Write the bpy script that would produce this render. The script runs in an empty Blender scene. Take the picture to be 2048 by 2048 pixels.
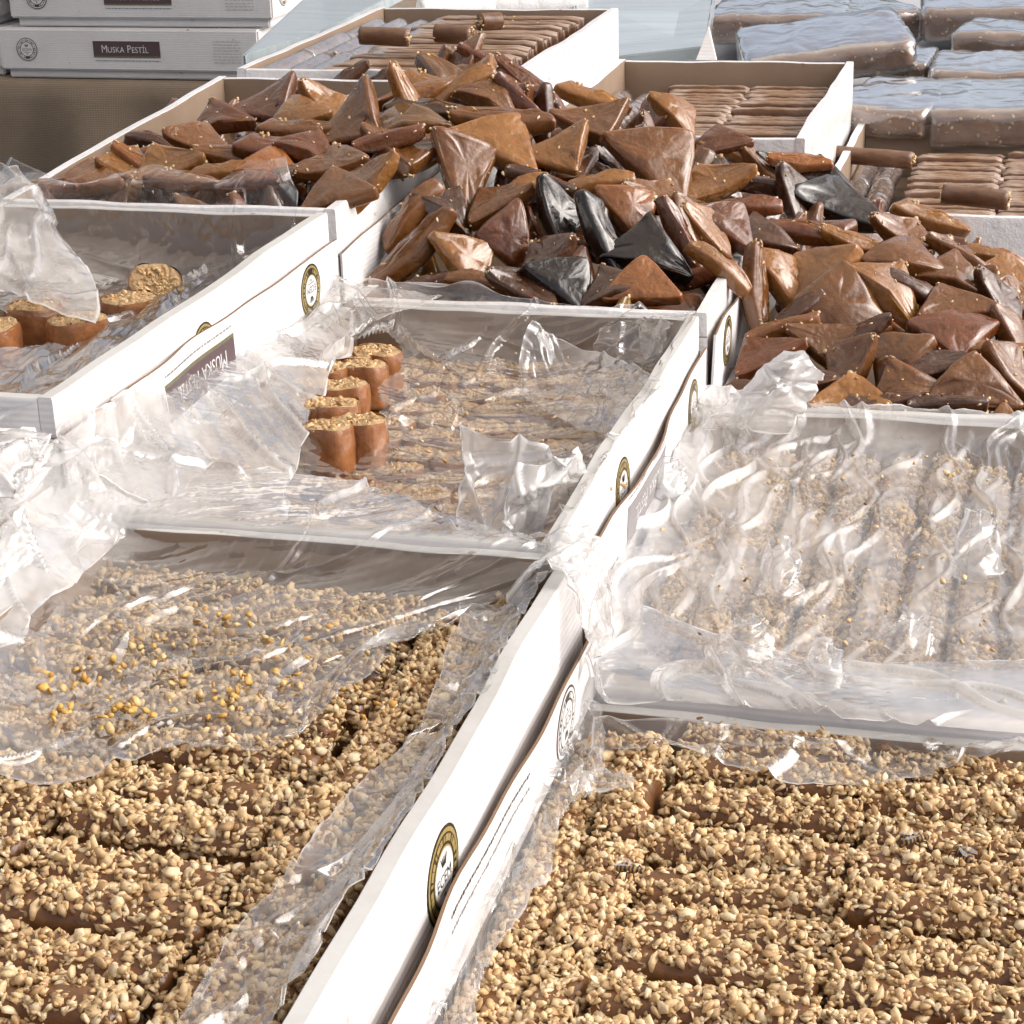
import bpy, math, random
import numpy as np
from mathutils import Vector, Matrix

sc = bpy.context.scene
C = sc.collection
rnd = random.Random(7)
rs = np.random.RandomState(11)

# ------------------------------------------------------------------ camera
F = 4000.0                                   # focal length in photo pixels (2048 px frame)
ZM = 0.95                                    # rim height of the middle column of trays
ZC = ZM + 0.36                               # camera height
CM = np.array([[0.9666, 0.2545, -0.0298], [0.0665, -0.3615, -0.9300], [-0.2475, 0.8970, -0.3664]])
_r = CM[0] / np.linalg.norm(CM[0])
_f = np.cross(_r, CM[1]); _f /= np.linalg.norm(_f)
_d = np.cross(_f, _r)
CM = np.array([_r, _d, _f])
cam = bpy.data.cameras.new('camera')
cam.sensor_width = 36; cam.lens = 36 * F / 2048
cam.clip_start = 0.01; cam.clip_end = 500
co = bpy.data.objects.new('camera', cam); C.objects.link(co)
co.matrix_world = Matrix(((_r[0], -_d[0], -_f[0], 0), (_r[1], -_d[1], -_f[1], 0), (_r[2], -_d[2], -_f[2], ZC), (0, 0, 0, 1)))
sc.camera = co

# ------------------------------------------------------------------ sky and sun
SUN_EL, SUN_AZ = math.radians(37), math.radians(84)      # azimuth clockwise from +Y: the open side of the stall is on the right
w = bpy.data.worlds.new('World'); sc.world = w; w.use_nodes = True
nt = w.node_tree
sky = nt.nodes.new('ShaderNodeTexSky'); sky.sky_type = 'NISHITA'; sky.sun_disc = False
sky.sun_elevation = SUN_EL; sky.sun_rotation = SUN_AZ; sky.air_density = 0.7; sky.dust_density = 6.0; sky.ozone_density = 1.0
bg = nt.nodes['Background']; bg.inputs[1].default_value = 0.15
hz = nt.nodes.new('ShaderNodeHueSaturation'); hz.inputs['Saturation'].default_value = 0.5      # thin white haze in the sky
nt.links.new(sky.outputs[0], hz.inputs['Color']); nt.links.new(hz.outputs[0], bg.inputs[0])
sun = bpy.data.lights.new('sun', 'SUN'); sun.energy = 0.85; sun.angle = math.radians(85); sun.color = (1.0, 0.93, 0.86)
so = bpy.data.objects.new('sun', sun); C.objects.link(so)
sd = Vector((math.sin(SUN_AZ) * math.cos(SUN_EL), math.cos(SUN_AZ) * math.cos(SUN_EL), math.sin(SUN_EL)))
so.rotation_euler = sd.to_track_quat('Z', 'Y').to_euler()
so.location = (0, 0, 5)
sc.view_settings.view_transform = 'Standard'; sc.view_settings.look = 'None'
sc.view_settings.exposure = 0.68; sc.view_settings.gamma = 1.0
sc.render.engine = 'CYCLES'
sc.cycles.use_denoising = True
sc.cycles.max_bounces = 10; sc.cycles.transparent_max_bounces = 24
sc.cycles.caustics_reflective = False; sc.cycles.caustics_refractive = False
sc.cycles.sample_clamp_indirect = 4.0

# ------------------------------------------------------------------ pixel helpers
CAM = np.array([0, 0, ZC])
def ray(px, py): return CM.T @ np.array([px - 1024.0, py - 1024.0, F])
def P(px, py, z):
    d = ray(px, py); return CAM + d * ((z - ZC) / d[2])
def PY(px, py, Y):
    d = ray(px, py); return CAM + d * (Y / d[1])

# ------------------------------------------------------------------ object helpers
FILMS = set()
def tag(o, label=None, cat=None, group=None, kind=None):
    if label: o['label'] = label
    if cat: o['category'] = cat
    if group: o['group'] = group
    if kind: o['kind'] = kind
    return o
def mk(name, v, f, mats, parent=None, smooth=False, mi=None, col=None):
    if col is None and not isinstance(mats, (list, tuple)) and mats.name in FILMS: col = np.ones((len(v), 4))
    me = bpy.data.meshes.new(name)
    if isinstance(f, np.ndarray):
        v = np.asarray(v, np.float32); n, k = f.shape
        me.vertices.add(len(v)); me.vertices.foreach_set('co', v.ravel())
        me.loops.add(n * k); me.loops.foreach_set('vertex_index', f.astype(np.int32).ravel())
        me.polygons.add(n); me.polygons.foreach_set('loop_start', np.arange(0, n * k, k, dtype=np.int32))
        me.update(calc_edges=True)
    else:
        me.from_pydata([tuple(map(float, p)) for p in v], [], f); me.update()
    for m in (mats if isinstance(mats, (list, tuple)) else [mats]): me.materials.append(m)
    if mi is not None: me.polygons.foreach_set('material_index', np.asarray(mi, np.int32))
    if smooth: me.polygons.foreach_set('use_smooth', np.ones(len(me.polygons), bool))
    if col is not None:
        a = me.color_attributes.new('Col', 'FLOAT_COLOR', 'POINT')
        a.data.foreach_set('color', np.asarray(col, np.float32).ravel())
    o = bpy.data.objects.new(name, me); C.objects.link(o)
    if parent: o.parent = parent
    return o
def empty(name, loc=(0, 0, 0), rot=(0, 0, 0)):
    o = bpy.data.objects.new(name, None); o.empty_display_size = 0.02
    o.location = tuple(map(float, loc)); o.rotation_euler = rot; C.objects.link(o); return o
def inst(o, parent=None, loc=None, rot=None, scale=None, mat=None):
    c = o.copy(); C.objects.link(c); c.parent = parent
    if loc is not None: c.location = tuple(map(float, loc))
    if rot is not None: c.rotation_euler = rot
    if scale is not None: c.scale = scale
    return c
def copy_tree(o):
    c = inst(o)
    for ch in list(o.children): inst(ch, c)
    return c
def grid_faces(nu, nv, off=0, wrap=False):
    i = np.arange(nu - 1)[:, None]; j = np.arange(nv if wrap else nv - 1)[None, :]
    a = i * nv + j; b = i * nv + (j + 1) % nv; c = (i + 1) * nv + (j + 1) % nv; d = (i + 1) * nv + j
    return np.stack([a, b, c, d], -1).reshape(-1, 4) + off
def tri_noise(x, y, seed, f0, n=7, gain=1.0):
    """sum of folded plane waves: straight sharp creases, like crumpled film"""
    r = np.random.RandomState(seed); s = np.zeros_like(x); amp = 0
    for i in range(n):
        f = f0 * 1.55 ** i * r.uniform(.8, 1.2); th = r.uniform(0, math.pi); ph = r.uniform(0, 9)
        t = f * (np.cos(th) * x + np.sin(th) * y) + ph + .16 * np.sin(f * .6 * (np.cos(th + 1.9) * x + np.sin(th + 1.9) * y) + ph * 3)
        a = 1.0 / 1.55 ** (i * gain)
        s += a * (2 * np.abs(t - np.floor(t + .5)) - .5) * 2; amp += a
    return s / amp
def smooth_noise(x, y, seed, f0, n=4):
    r = np.random.RandomState(seed); s = np.zeros_like(x)
    for i in range(n * 3):
        f = f0 * r.uniform(.6, 2.2); th = r.uniform(0, 6.3)
        s += np.sin(f * 6.28 * (np.cos(th) * x + np.sin(th) * y) + r.uniform(0, 6.3)) / (n * 1.6)
    return s
def ss(a, b, x):
    t = np.clip((x - a) / (b - a), 0, 1); return t * t * (3 - 2 * t)

# ------------------------------------------------------------------ materials
def mat(name):
    m = bpy.data.materials.new(name); m.use_nodes = True
    n = m.node_tree.nodes; b = n['Principled BSDF']
    return m, m.node_tree, b
def N(t, typ, **kw):
    n = t.nodes.new(typ)
    for k, v in kw.items():
        if k.startswith('i_'):
            n.inputs[k[2:].replace('_', ' ')].default_value = v
        else: setattr(n, k, v)
    return n
def lk(t, a, b): t.links.new(a, b)
def noise(t, scale, detail=4, rough=.6, coord='Object', vec=None, stretch=None):
    tc = N(t, 'ShaderNodeTexCoord'); src = tc.outputs[coord]
    if stretch:
        mp = N(t, 'ShaderNodeMapping'); mp.inputs['Scale'].default_value = stretch; lk(t, src, mp.inputs[0]); src = mp.outputs[0]
    n = N(t, 'ShaderNodeTexNoise'); n.inputs['Scale'].default_value = scale; n.inputs['Detail'].default_value = detail; n.inputs['Roughness'].default_value = rough
    lk(t, src, n.inputs['Vector']); return n
def ramp(t, src, stops):
    r = N(t, 'ShaderNodeValToRGB'); e = r.color_ramp.elements
    while len(e) < len(stops): e.new(.5)
    for k, (p, c) in enumerate(stops):
        e[k].position = p; e[k].color = (c[0], c[1], c[2], 1) if len(c) == 3 else c
    lk(t, src, r.inputs[0]); return r
def bump(t, b, src, strength, dist, prev=None):
    n = N(t, 'ShaderNodeBump'); n.inputs['Strength'].default_value = strength; n.inputs['Distance'].default_value = dist
    lk(t, src, n.inputs['Height'])
    if prev: lk(t, prev.outputs[0], n.inputs['Normal'])
    lk(t, n.outputs[0], b.inputs['Normal']); return n

def m_card(name, base, dirt, flute=True, rough=.62, wrinkle=0):
    m, t, b = mat(name)
    n1 = noise(t, 9, 6, .65); n2 = noise(t, 160, 3, .6)
    r = ramp(t, n1.outputs[0], [(.32, dirt), (.58, base)])
    mx = N(t, 'ShaderNodeMix', data_type='RGBA'); mx.inputs[0].default_value = .12
    r2 = ramp(t, n2.outputs[0], [(.35, [c * .75 for c in base]), (.6, base)])
    lk(t, r.outputs[0], mx.inputs[6]); lk(t, r2.outputs[0], mx.inputs[7]); lk(t, mx.outputs[2], b.inputs['Base Color'])
    n4 = noise(t, 75, 2, .5); n5 = noise(t, 7, 3, .5); rs_ = ramp(t, n4.outputs[0], [(.69, (0, 0, 0)), (.73, (1, 1, 1))]); rq = ramp(t, n5.outputs[0], [(.45, (0, 0, 0)), (.65, (.7, .7, .7))])
    ml = N(t, 'ShaderNodeMath', operation='MULTIPLY'); lk(t, rs_.outputs[0], ml.inputs[0]); lk(t, rq.outputs[0], ml.inputs[1])
    ms = N(t, 'ShaderNodeMix', data_type='RGBA'); lk(t, ml.outputs[0], ms.inputs[0]); lk(t, mx.outputs[2], ms.inputs[6]); ms.inputs[7].default_value = (.22, .15, .09, 1); lk(t, ms.outputs[2], b.inputs['Base Color'])
    b.inputs['Roughness'].default_value = rough; b.inputs['Specular IOR Level'].default_value = .3
    prev = bump(t, b, n2.outputs[0], .15, .0006)
    if flute:
        tc = N(t, 'ShaderNodeTexCoord'); wv = N(t, 'ShaderNodeTexWave'); wv.bands_direction = 'Z'; wv.inputs['Scale'].default_value = 95
        wv.inputs['Distortion'].default_value = .3
        lk(t, tc.outputs['Object'], wv.inputs[0]); prev = bump(t, b, wv.outputs['Fac'], .12, .0012, prev)
    if wrinkle:
        n3 = noise(t, 55, 5, .7, stretch=(1, .5, 1)); prev = bump(t, b, n3.outputs[0], .5, .005 * wrinkle, prev)
        b.inputs['Roughness'].default_value = .3; b.inputs['Coat Weight'].default_value = .35; b.inputs['Coat Roughness'].default_value = .15
    return m
WHITE = m_card('white_card', (.76, .745, .75), (.68, .66, .655))
WRAPW = m_card('white_card_in_film', (.80, .79, .80), (.70, .68, .67), flute=False, wrinkle=1)
KRAFT = m_card('kraft_card', (.27, .195, .14), (.215, .15, .105), flute=False, rough=.75)
EDGE = m_card('raw_card_edge', (.20, .13, .085), (.12, .075, .045), flute=False, rough=.9)
TOPSHADE_INK = m_card('top_shade_and_ink_grey', (.55, .545, .53), (.42, .40, .37), flute=False)  # wall tops painted greyer as if less lit from above; also an ink

def m_flat(name, c, rough=.5, metal=0):
    m, t, b = mat(name); b.inputs['Base Color'].default_value = (*c, 1); b.inputs['Roughness'].default_value = rough; b.inputs['Metallic'].default_value = metal
    n = noise(t, 300, 2); r = ramp(t, n.outputs[0], [(.3, [x * .8 for x in c]), (.7, c)]); lk(t, r.outputs[0], b.inputs['Base Color']); return m
INK = m_flat('black_ink', (.016, .014, .012), .35)
GOLD = m_flat('gold_ink', (.46, .35, .13), .35, .3)
PLUM = m_flat('plum_ink', (.105, .066, .074), .45)
OLIVE = m_flat('olive_ink', (.16, .15, .08), .45)
PAPER = m_flat('white_ink', (.78, .77, .77), .5)
BROWNINK = m_flat('brown_ink', (.07, .05, .035), .5)
GREYINK = m_flat('grey_ink', (.30, .28, .29), .5)

def m_muska():
    m, t, b = mat('fruit_leather')
    oi = N(t, 'ShaderNodeObjectInfo')
    n1 = noise(t, 4.5, 5, .6); n2 = noise(t, 11, 3, .55); n3 = noise(t, 3, 3, .5); n2.noise_type = 'RIDGED_MULTIFRACTAL'; n2.normalize = True
    dark = N(t, 'ShaderNodeMix', data_type='RGBA', blend_type='MULTIPLY'); dark.inputs[0].default_value = 1
    r = ramp(t, n1.outputs[0], [(.25, (.72, .66, .62)), (.5, (1, 1, 1)), (.78, (1.2, 1.2, 1.2))])
    lk(t, oi.outputs['Color'], dark.inputs[6]); lk(t, r.outputs[0], dark.inputs[7])
    # dusty starch bloom on the folds
    dust = ramp(t, n3.outputs[0], [(.52, (0, 0, 0)), (.74, (1, 1, 1))])
    at = N(t, 'ShaderNodeAttribute'); at.attribute_name = 'Col'
    sep = N(t, 'ShaderNodeSeparateColor'); lk(t, at.outputs['Color'], sep.inputs[0])
    mth = N(t, 'ShaderNodeMath', operation='MULTIPLY'); lk(t, dust.outputs[0], mth.inputs[0]); lk(t, sep.outputs[0], mth.inputs[1])
    mth2 = N(t, 'ShaderNodeMath', operation='MULTIPLY'); mth2.inputs[1].default_value = .35; lk(t, mth.outputs[0], mth2.inputs[0])
    lum = N(t, 'ShaderNodeMix', data_type='RGBA'); lk(t, mth2.outputs[0], lum.inputs[0]); lk(t, dark.outputs[2], lum.inputs[6])
    hs = N(t, 'ShaderNodeHueSaturation'); hs.inputs['Saturation'].default_value = .75; hs.inputs['Value'].default_value = 2.1; lk(t, dark.outputs[2], hs.inputs['Color'])
    lk(t, hs.outputs[0], lum.inputs[7])
    lk(t, lum.outputs[2], b.inputs['Base Color'])
    rr = ramp(t, n1.outputs[0], [(.3, (.20, .20, .20)), (.7, (.38, .38, .38))]); lk(t, rr.outputs[0], b.inputs['Roughness'])
    b.inputs['Subsurface Weight'].default_value = .45; b.inputs['Subsurface Radius'].default_value = (1, .35, .1); b.inputs['Subsurface Scale'].default_value = .008
    b.inputs['Specular IOR Level'].default_value = .28
    b.inputs['Coat Weight'].default_value = .9; b.inputs['Coat Roughness'].default_value = .08
    p = bump(t, b, n2.outputs[0], .2, .005); bump(t, b, n1.outputs[0], .3, .010, p)
    return m
MUSKA = m_muska()

def m_nut(name, mul=1.0):
    m, t, b = mat(name)
    at = N(t, 'ShaderNodeAttribute'); at.attribute_name = 'Col'
    n = noise(t, 420, 3, .6); mx = N(t, 'ShaderNodeMix', data_type='RGBA', blend_type='MULTIPLY'); mx.inputs[0].default_value = 1
    r = ramp(t, n.outputs[0], [(.3, (.78, .72, .66)), (.6, (1, 1, 1))])
    lk(t, at.outputs['Color'], mx.inputs[6]); lk(t, r.outputs[0], mx.inputs[7]); lk(t, mx.outputs[2], b.inputs['Base Color'])
    b.inputs['Roughness'].default_value = .5
    b.inputs['Subsurface Weight'].default_value = .12; b.inputs['Subsurface Radius'].default_value = (1, .6, .3); b.inputs['Subsurface Scale'].default_value = .0015
    bump(t, b, n.outputs[0], .25, .0006); return m
NUT = m_nut('chopped_hazelnut')
def m_brown(name, a, c, rough=.38, dust=0, scale=40, bs=.003):
    m, t, b = mat(name); n = noise(t, scale, 6, .65); n2 = noise(t, scale * 5, 3)
    r = ramp(t, n.outputs[0], [(.3, a), (.7, c)]); out = r.outputs[0]
    if dust:
        n3 = noise(t, 60, 5, .7, stretch=(.25, 1, 1)); rd = ramp(t, n3.outputs[0], [(.42, (0, 0, 0)), (.68, (dust, dust, dust))])
        mx = N(t, 'ShaderNodeMix', data_type='RGBA'); lk(t, rd.outputs[0], mx.inputs[0]); lk(t, out, mx.inputs[6]); mx.inputs[7].default_value = (.58, .48, .42, 1); out = mx.outputs[2]
    lk(t, out, b.inputs['Base Color']); b.inputs['Roughness'].default_value = rough
    p = bump(t, b, n.outputs[0], .5, bs); bump(t, b, n2.outputs[0], .3, bs * .3, p); return m
CORE = m_brown('sticky_syrup_core', (.085, .034, .012), (.20, .088, .030), .3)
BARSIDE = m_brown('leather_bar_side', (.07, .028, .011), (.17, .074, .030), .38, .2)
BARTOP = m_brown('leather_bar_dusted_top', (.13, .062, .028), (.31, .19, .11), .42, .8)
SKIN = m_brown('roll_skin', (.21, .075, .026), (.46, .21, .09), .2, 0, 70)
_b = SKIN.node_tree.nodes['Principled BSDF']; _b.inputs['Subsurface Weight'].default_value = .4; _b.inputs['Subsurface Radius'].default_value = (1, .4, .15); _b.inputs['Subsurface Scale'].default_value = .006; _b.inputs['Coat Weight'].default_value = .5; _b.inputs['Coat Roughness'].default_value = .12
PASTE = m_brown('nut_paste', (.26, .14, .055), (.60, .42, .22), .5, 0, 260, .004)
LEATHER = m_brown('pressed_fruit_leather', (.08, .032, .014), (.24, .110, .050), .4, 0, 60, .004)
WRAPROLL = m_brown('rolls_under_film', (.12, .075, .06), (.30, .20, .17), .2, .8, 60, .005)

def m_film(name, milk=.12, gloss=1.0, tint=(.97, .97, .97), rough=.11, bs=.22):
    FILMS.add(name); m = bpy.data.materials.new(name); m.use_nodes = True; t = m.node_tree; t.nodes.clear()
    out = N(t, 'ShaderNodeOutputMaterial')
    tr = N(t, 'ShaderNodeBsdfTransparent'); tr.inputs[0].default_value = (*tint, 1)
    gl = N(t, 'ShaderNodeBsdfGlossy'); gl.inputs['Color'].default_value = (1, 1, 1, 1); gl.inputs['Roughness'].default_value = rough
    df = N(t, 'ShaderNodeBsdfDiffuse'); df.inputs[0].default_value = (.84, .83, .83, 1)
    tl = N(t, 'ShaderNodeBsdfTranslucent'); tl.inputs[0].default_value = (.84, .83, .82, 1)
    md = N(t, 'ShaderNodeMixShader'); md.inputs[0].default_value = .45; lk(t, df.outputs[0], md.inputs[1]); lk(t, tl.outputs[0], md.inputs[2])
    n1 = noise(t, 16, 3, .55); n2 = noise(t, 30, 3, .6)
    for nn, sc_, st in ((n1, 22, None), (n2, 60, None)):
        nn.noise_type = 'RIDGED_MULTIFRACTAL'; nn.normalize = True; nn.inputs['Scale'].default_value = sc_; nn.inputs['Distortion'].default_value = .6
    n3 = noise(t, 11, 4, .6)
    mr = ramp(t, n3.outputs[0], [(.36, (milk * .25,) * 3), (.72, (min(1, milk * 1.9),) * 3)])
    at = N(t, 'ShaderNodeAttribute'); at.attribute_name = 'Col'; sp = N(t, 'ShaderNodeSeparateColor'); lk(t, at.outputs['Color'], sp.inputs[0])
    mq = N(t, 'ShaderNodeMath', operation='MULTIPLY'); mq.use_clamp = True; lk(t, mr.outputs[0], mq.inputs[0]); lk(t, sp.outputs[0], mq.inputs[1])
    m1 = N(t, 'ShaderNodeMixShader'); lk(t, mq.outputs[0], m1.inputs[0]); lk(t, tr.outputs[0], m1.inputs[1]); lk(t, md.outputs[0], m1.inputs[2])
    b1 = N(t, 'ShaderNodeBump'); b1.inputs['Strength'].default_value = bs; b1.inputs['Distance'].default_value = .010; lk(t, n1.outputs[0], b1.inputs['Height'])
    b2 = N(t, 'ShaderNodeBump'); b2.inputs['Strength'].default_value = bs * .5; b2.inputs['Distance'].default_value = .003; lk(t, n2.outputs[0], b2.inputs['Height']); lk(t, b1.outputs[0], b2.inputs['Normal'])
    lk(t, b2.outputs[0], gl.inputs['Normal'])
    lw = N(t, 'ShaderNodeLayerWeight'); lw.inputs['Blend'].default_value = .5; lk(t, b2.outputs[0], lw.inputs['Normal'])
    pw = N(t, 'ShaderNodeMath', operation='POWER'); pw.inputs[1].default_value = 2.4; lk(t, lw.outputs['Facing'], pw.inputs[0])
    ma = N(t, 'ShaderNodeMath', operation='MULTIPLY_ADD'); ma.inputs[1].default_value = .8 * gloss; ma.inputs[2].default_value = .07 * gloss; ma.use_clamp = True
    lk(t, pw.outputs[0], ma.inputs[0])
    m2 = N(t, 'ShaderNodeMixShader'); lk(t, ma.outputs[0], m2.inputs[0]); lk(t, m1.outputs[0], m2.inputs[1]); lk(t, gl.outputs[0], m2.inputs[2])
    tm = ramp(t, lw.outputs['Facing'], [(.45, tint), (.95, (.78, .76, .73))]); lk(t, tm.outputs[0], tr.inputs[0])
    lk(t, m2.outputs[0], out.inputs[0]); return m
FILM = m_film('clear_film', .10)
FILMC = m_film('thin_clear_film', .06)
MILKY = m_film('milky_film', .30)
PACKF = m_film('package_film', .12, 1.9, rough=.15, bs=.5)

# ------------------------------------------------------------------ the awning that shades the stall
def canopy():
    m, t, b = mat('awning_cloth'); n = noise(t, 5, 4); r = ramp(t, n.outputs[0], [(.3, (.40, .37, .33)), (.7, (.50, .47, .42))]); lk(t, r.outputs[0], b.inputs['Base Color']); b.inputs['Roughness'].default_value = .9
    tl = N(t, 'ShaderNodeBsdfTranslucent'); tl.inputs[0].default_value = (.86, .80, .72, 1); mx = N(t, 'ShaderNodeMixShader'); mx.inputs[0].default_value = .66   # thin cloth glows softly from the sky above it
    lk(t, b.outputs[0], mx.inputs[1]); lk(t, tl.outputs[0], mx.inputs[2]); lk(t, mx.outputs[0], t.nodes['Material Output'].inputs[0]); V = []; nx, ny = 20, 14
    for i in range(nx):
        for j in range(ny):
            x = -3.0 + 3.75 * i / (nx - 1); y = .15 + 4.2 * j / (ny - 1); z = 2.35 + .18 * j / (ny - 1) - .10 * math.sin(math.pi * i / (nx - 1)) * math.sin(math.pi * j / (ny - 1))
            V.append((x + 1.1, y - 2.2, z))
    return V, grid_faces(nx, ny), m
_v, _f2, _m = canopy()
AW = bpy.data.objects.new('market_awning', None); C.objects.link(AW); AW.location = (-1.1, 2.2, 0); tag(AW, 'cream cloth awning stretched over the whole sweet stall', 'awning')
mk('cloth', _v, _f2, _m, AW, True)
for (x, y) in ((-2.95, .2), (.72, .2), (-2.95, 4.3), (.72, 4.3)):
    c_ = [(.025 * math.cos(k * .7854), .025 * math.sin(k * .7854)) for k in range(8)]
    mk('pole', [(x + 1.1 + a, y - 2.2 + b, z) for z in (0, 2.5) for a, b in c_], [tuple(q) for q in grid_faces(2, 8, wrap=True)], _m, AW, True)

# ------------------------------------------------------------------ trays
class Tray:
    def __init__(s, x0, x1, y0, y1, z, tilt=0.0, H=.07):
        s.x0, s.x1, s.y0, s.y1, s.z, s.tilt, s.H = x0, x1, y0, y1, z, tilt, H
    def zz(s, y): return s.z + s.tilt * (y - s.y0)
    def pt(s, u, v, wcm=0.0):
        y = s.y0 + v * (s.y1 - s.y0); return np.array([s.x0 + u * (s.x1 - s.x0), y, s.zz(y) + wcm * .01])
ZL, ZR = ZM + .061, ZM - .061
T = {
 'L1': Tray(-.705, -.458, .41, .812, ZL - .006), 'L2': Tray(-.705, -.462, .838, 1.236, ZL), 'L3': Tray(-.708, -.460, 1.246, 1.645, ZL, .05), 'L4': Tray(-.700, -.440, 1.668, 2.07, 1.034),
 'M1': Tray(-.442, -.198, .437, .836, ZM), 'M2': Tray(-.452, -.212, .842, 1.238, ZM), 'M3': Tray(-.452, -.208, 1.246, 1.645, ZM), 'M4': Tray(-.440, -.197, 1.668, 2.07, .982),
 'R1': Tray(-.2035, .060, .437, .832, ZR - .013), 'R2': Tray(-.203, .045, .838, 1.238, ZR), 'R3': Tray(-.203, .045, 1.246, 1.645, ZR), 'R4': Tray(-.190, .058, 1.668, 2.07, .921),
}
def wall(name, a, b, zt0, zt1, zb0, zb1, nrm, th, mats, parent, seed, wob=.0012, n=26, sag=0, lean=0, top_r=.4):
    """upright card wall from a to b (xy of its outer face), nrm = outward normal; slot0 outside, slot1 inside, slot2 top"""
    a = np.array(a, float); b = np.array(b, float); nrm = np.array(nrm, float)
    prof = [(0, 0), (0, .5), (0, .975), (-.05, .995), (-.10, 1), (-.90, 1), (-.95, .995), (-1, .975), (-1, .45), (-1, 0)]
    slot = [0, 0, 0, 2, 2, 2, 1, 1, 1, 0]
    L = np.linalg.norm(b - a); V = []; r = np.random.RandomState(seed)
    ph = r.uniform(0, 6, 6); k = len(prof)
    for i in range(n):
        t = i / (n - 1); p = a + (b - a) * t
        wb = wob * (math.sin(5.1 * t + ph[0]) + .6 * math.sin(13 * t + ph[1]) + .3 * math.sin(31 * t + ph[2])) * math.sin(math.pi * t) ** .5
        zw = wob * .5 * (math.sin(7 * t + ph[3]) + .5 * math.sin(23 * t + ph[4])) * math.sin(math.pi * t) ** .5
        zt = zt0 + (zt1 - zt0) * t + zw - sag * math.sin(math.pi * t); zb = zb0 + (zb1 - zb0) * t
        for (o, hh) in prof:
            q = p + nrm * (o * th + wb * hh + lean * hh)
            V.append((q[0], q[1], zb + (zt - zb) * hh))
    Fc = []; mi = []
    for i in range(n - 1):
        for j in range(k):
            Fc.append((i * k + j, (i + 1) * k + j, (i + 1) * k + (j + 1) % k, i * k + (j + 1) % k)); mi.append(slot[j])
    Fc.append(tuple(range(k))); Fc.append(tuple(range((n - 1) * k, n * k))[::-1]); mi += [0, 0]
    o = mk(name, V, Fc, mats, parent, True, mi)
    me = o.data
    import bmesh
    bm = bmesh.new(); bm.from_mesh(me); bmesh.ops.recalc_face_normals(bm, faces=bm.faces); bm.to_mesh(me); bm.free()
    me.polygons.foreach_set('use_smooth', np.ones(len(me.polygons), bool))
    try: me.set_sharp_from_angle(angle=math.radians(32))
    except Exception: pass
    return o
def slab(name, x0, x1, y0, y1, z0, z1, m, parent, bev=.002):
    import bmesh
    bm = bmesh.new(); bmesh.ops.create_cube(bm, size=1)
    for v in bm.verts: v.co = ((x0 + x1) / 2 + v.co.x * (x1 - x0), (y0 + y1) / 2 + v.co.y * (y1 - y0), (z0 + z1) / 2 + v.co.z * (z1 - z0))
    if bev: bmesh.ops.bevel(bm, geom=bm.edges[:], offset=bev, segments=2, affect='EDGES')
    me = bpy.data.meshes.new(name); bm.to_mesh(me); bm.free()
    for mm in (m if isinstance(m, (list, tuple)) else [m]): me.materials.append(mm)
    o = bpy.data.objects.new(name, me); C.objects.link(o); o.parent = parent; return o

def make_tray(k, label, film_walls=False, floor_up=0.0):
    t = T[k]; W = [WRAPW, KRAFT, WRAPW] if film_walls else [WHITE, KRAFT, TOPSHADE_INK]
    cx, cy = (t.x0 + t.x1) / 2, (t.y0 + t.y1) / 2
    e = empty('cardboard_tray', (cx, cy, t.z - t.H)); tag(e, label, 'tray', 'open trays on the stall')
    ox, oy, oz = cx, cy, t.z - t.H
    def lw(a, b, nrm, seed, za, zb2):
        return wall('wall', (a[0] - ox, a[1] - oy), (b[0] - ox, b[1] - oy), za - oz, zb2 - oz, za - t.H - oz, zb2 - t.H - oz, nrm, .008, W, e, seed)
    z0, z1 = t.zz(t.y0), t.zz(t.y1); sd_ = sum(map(ord, k))
    lw((t.x1, t.y0), (t.x1, t.y1), (1, 0), sd_, z0, z1)
    lw((t.x0, t.y0), (t.x0, t.y1), (-1, 0), sd_ + 1, z0, z1)
    lw((t.x0 + .0083, t.y1), (t.x1 - .0083, t.y1), (0, 1), sd_ + 2, z1 - .001, z1 - .001)
    lw((t.x0 + .0083, t.y0), (t.x1 - .0083, t.y0), (0, -1), sd_ + 3, z0 - .001, z0 - .001)
    slab('floor', t.x0 + .009 - ox, t.x1 - .009 - ox, t.y0 + .009 - oy, t.y1 - .009 - oy, .001, .004 + floor_up, KRAFT, e, 0)
    return e
def make_lid(k, label, drop, sag=0, gap=.0025, rlean=.0, h=.055):
    t = T[k]; th = .0016; g = gap
    cx, cy = (t.x0 + t.x1) / 2, (t.y0 + t.y1) / 2; zb = t.z - t.H - .003
    e = empty('box_lid', (cx, cy, zb)); tag(e, label, 'box lid', 'upturned lids under the trays')
    W = [WHITE, KRAFT, EDGE]; z0 = t.zz(t.y0) - drop - zb; z1 = t.zz(t.y1) - drop - zb; sd_ = sum(map(ord, k)) + 40
    X0, X1, Y0, Y1 = t.x0 - g - th - cx, t.x1 + g + th - cx, t.y0 - .0005 - th - cy, t.y1 + .0005 + th - cy
    r = wall('wall', (X1, Y0), (X1, Y1), z0, z1, 0, 0, (1, 0), th, W, e, sd_, .002, 40, sag, rlean)
    wall('wall', (X0, Y0), (X0, Y1), z0, z1, 0, 0, (-1, 0), th, W, e, sd_ + 1, .0008, 30)
    wall('wall', (X0 + .003, Y1), (X1 - .003, Y1), z1 - .002, z1 - .002, 0, 0, (0, 1), th, W, e, sd_ + 2, .0002, 20)
    wall('wall', (X0 + .003, Y0), (X1 - .003, Y0), z0 - .002, z0 - .002, 0, 0, (0, -1), th, W, e, sd_ + 3, .0002, 20)
    slab('floor', X0 + .003, X1 - .003, Y0 + .003, Y1 - .003, .0, .0025, WHITE, e, 0)
    return e, X1 + rlean

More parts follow.
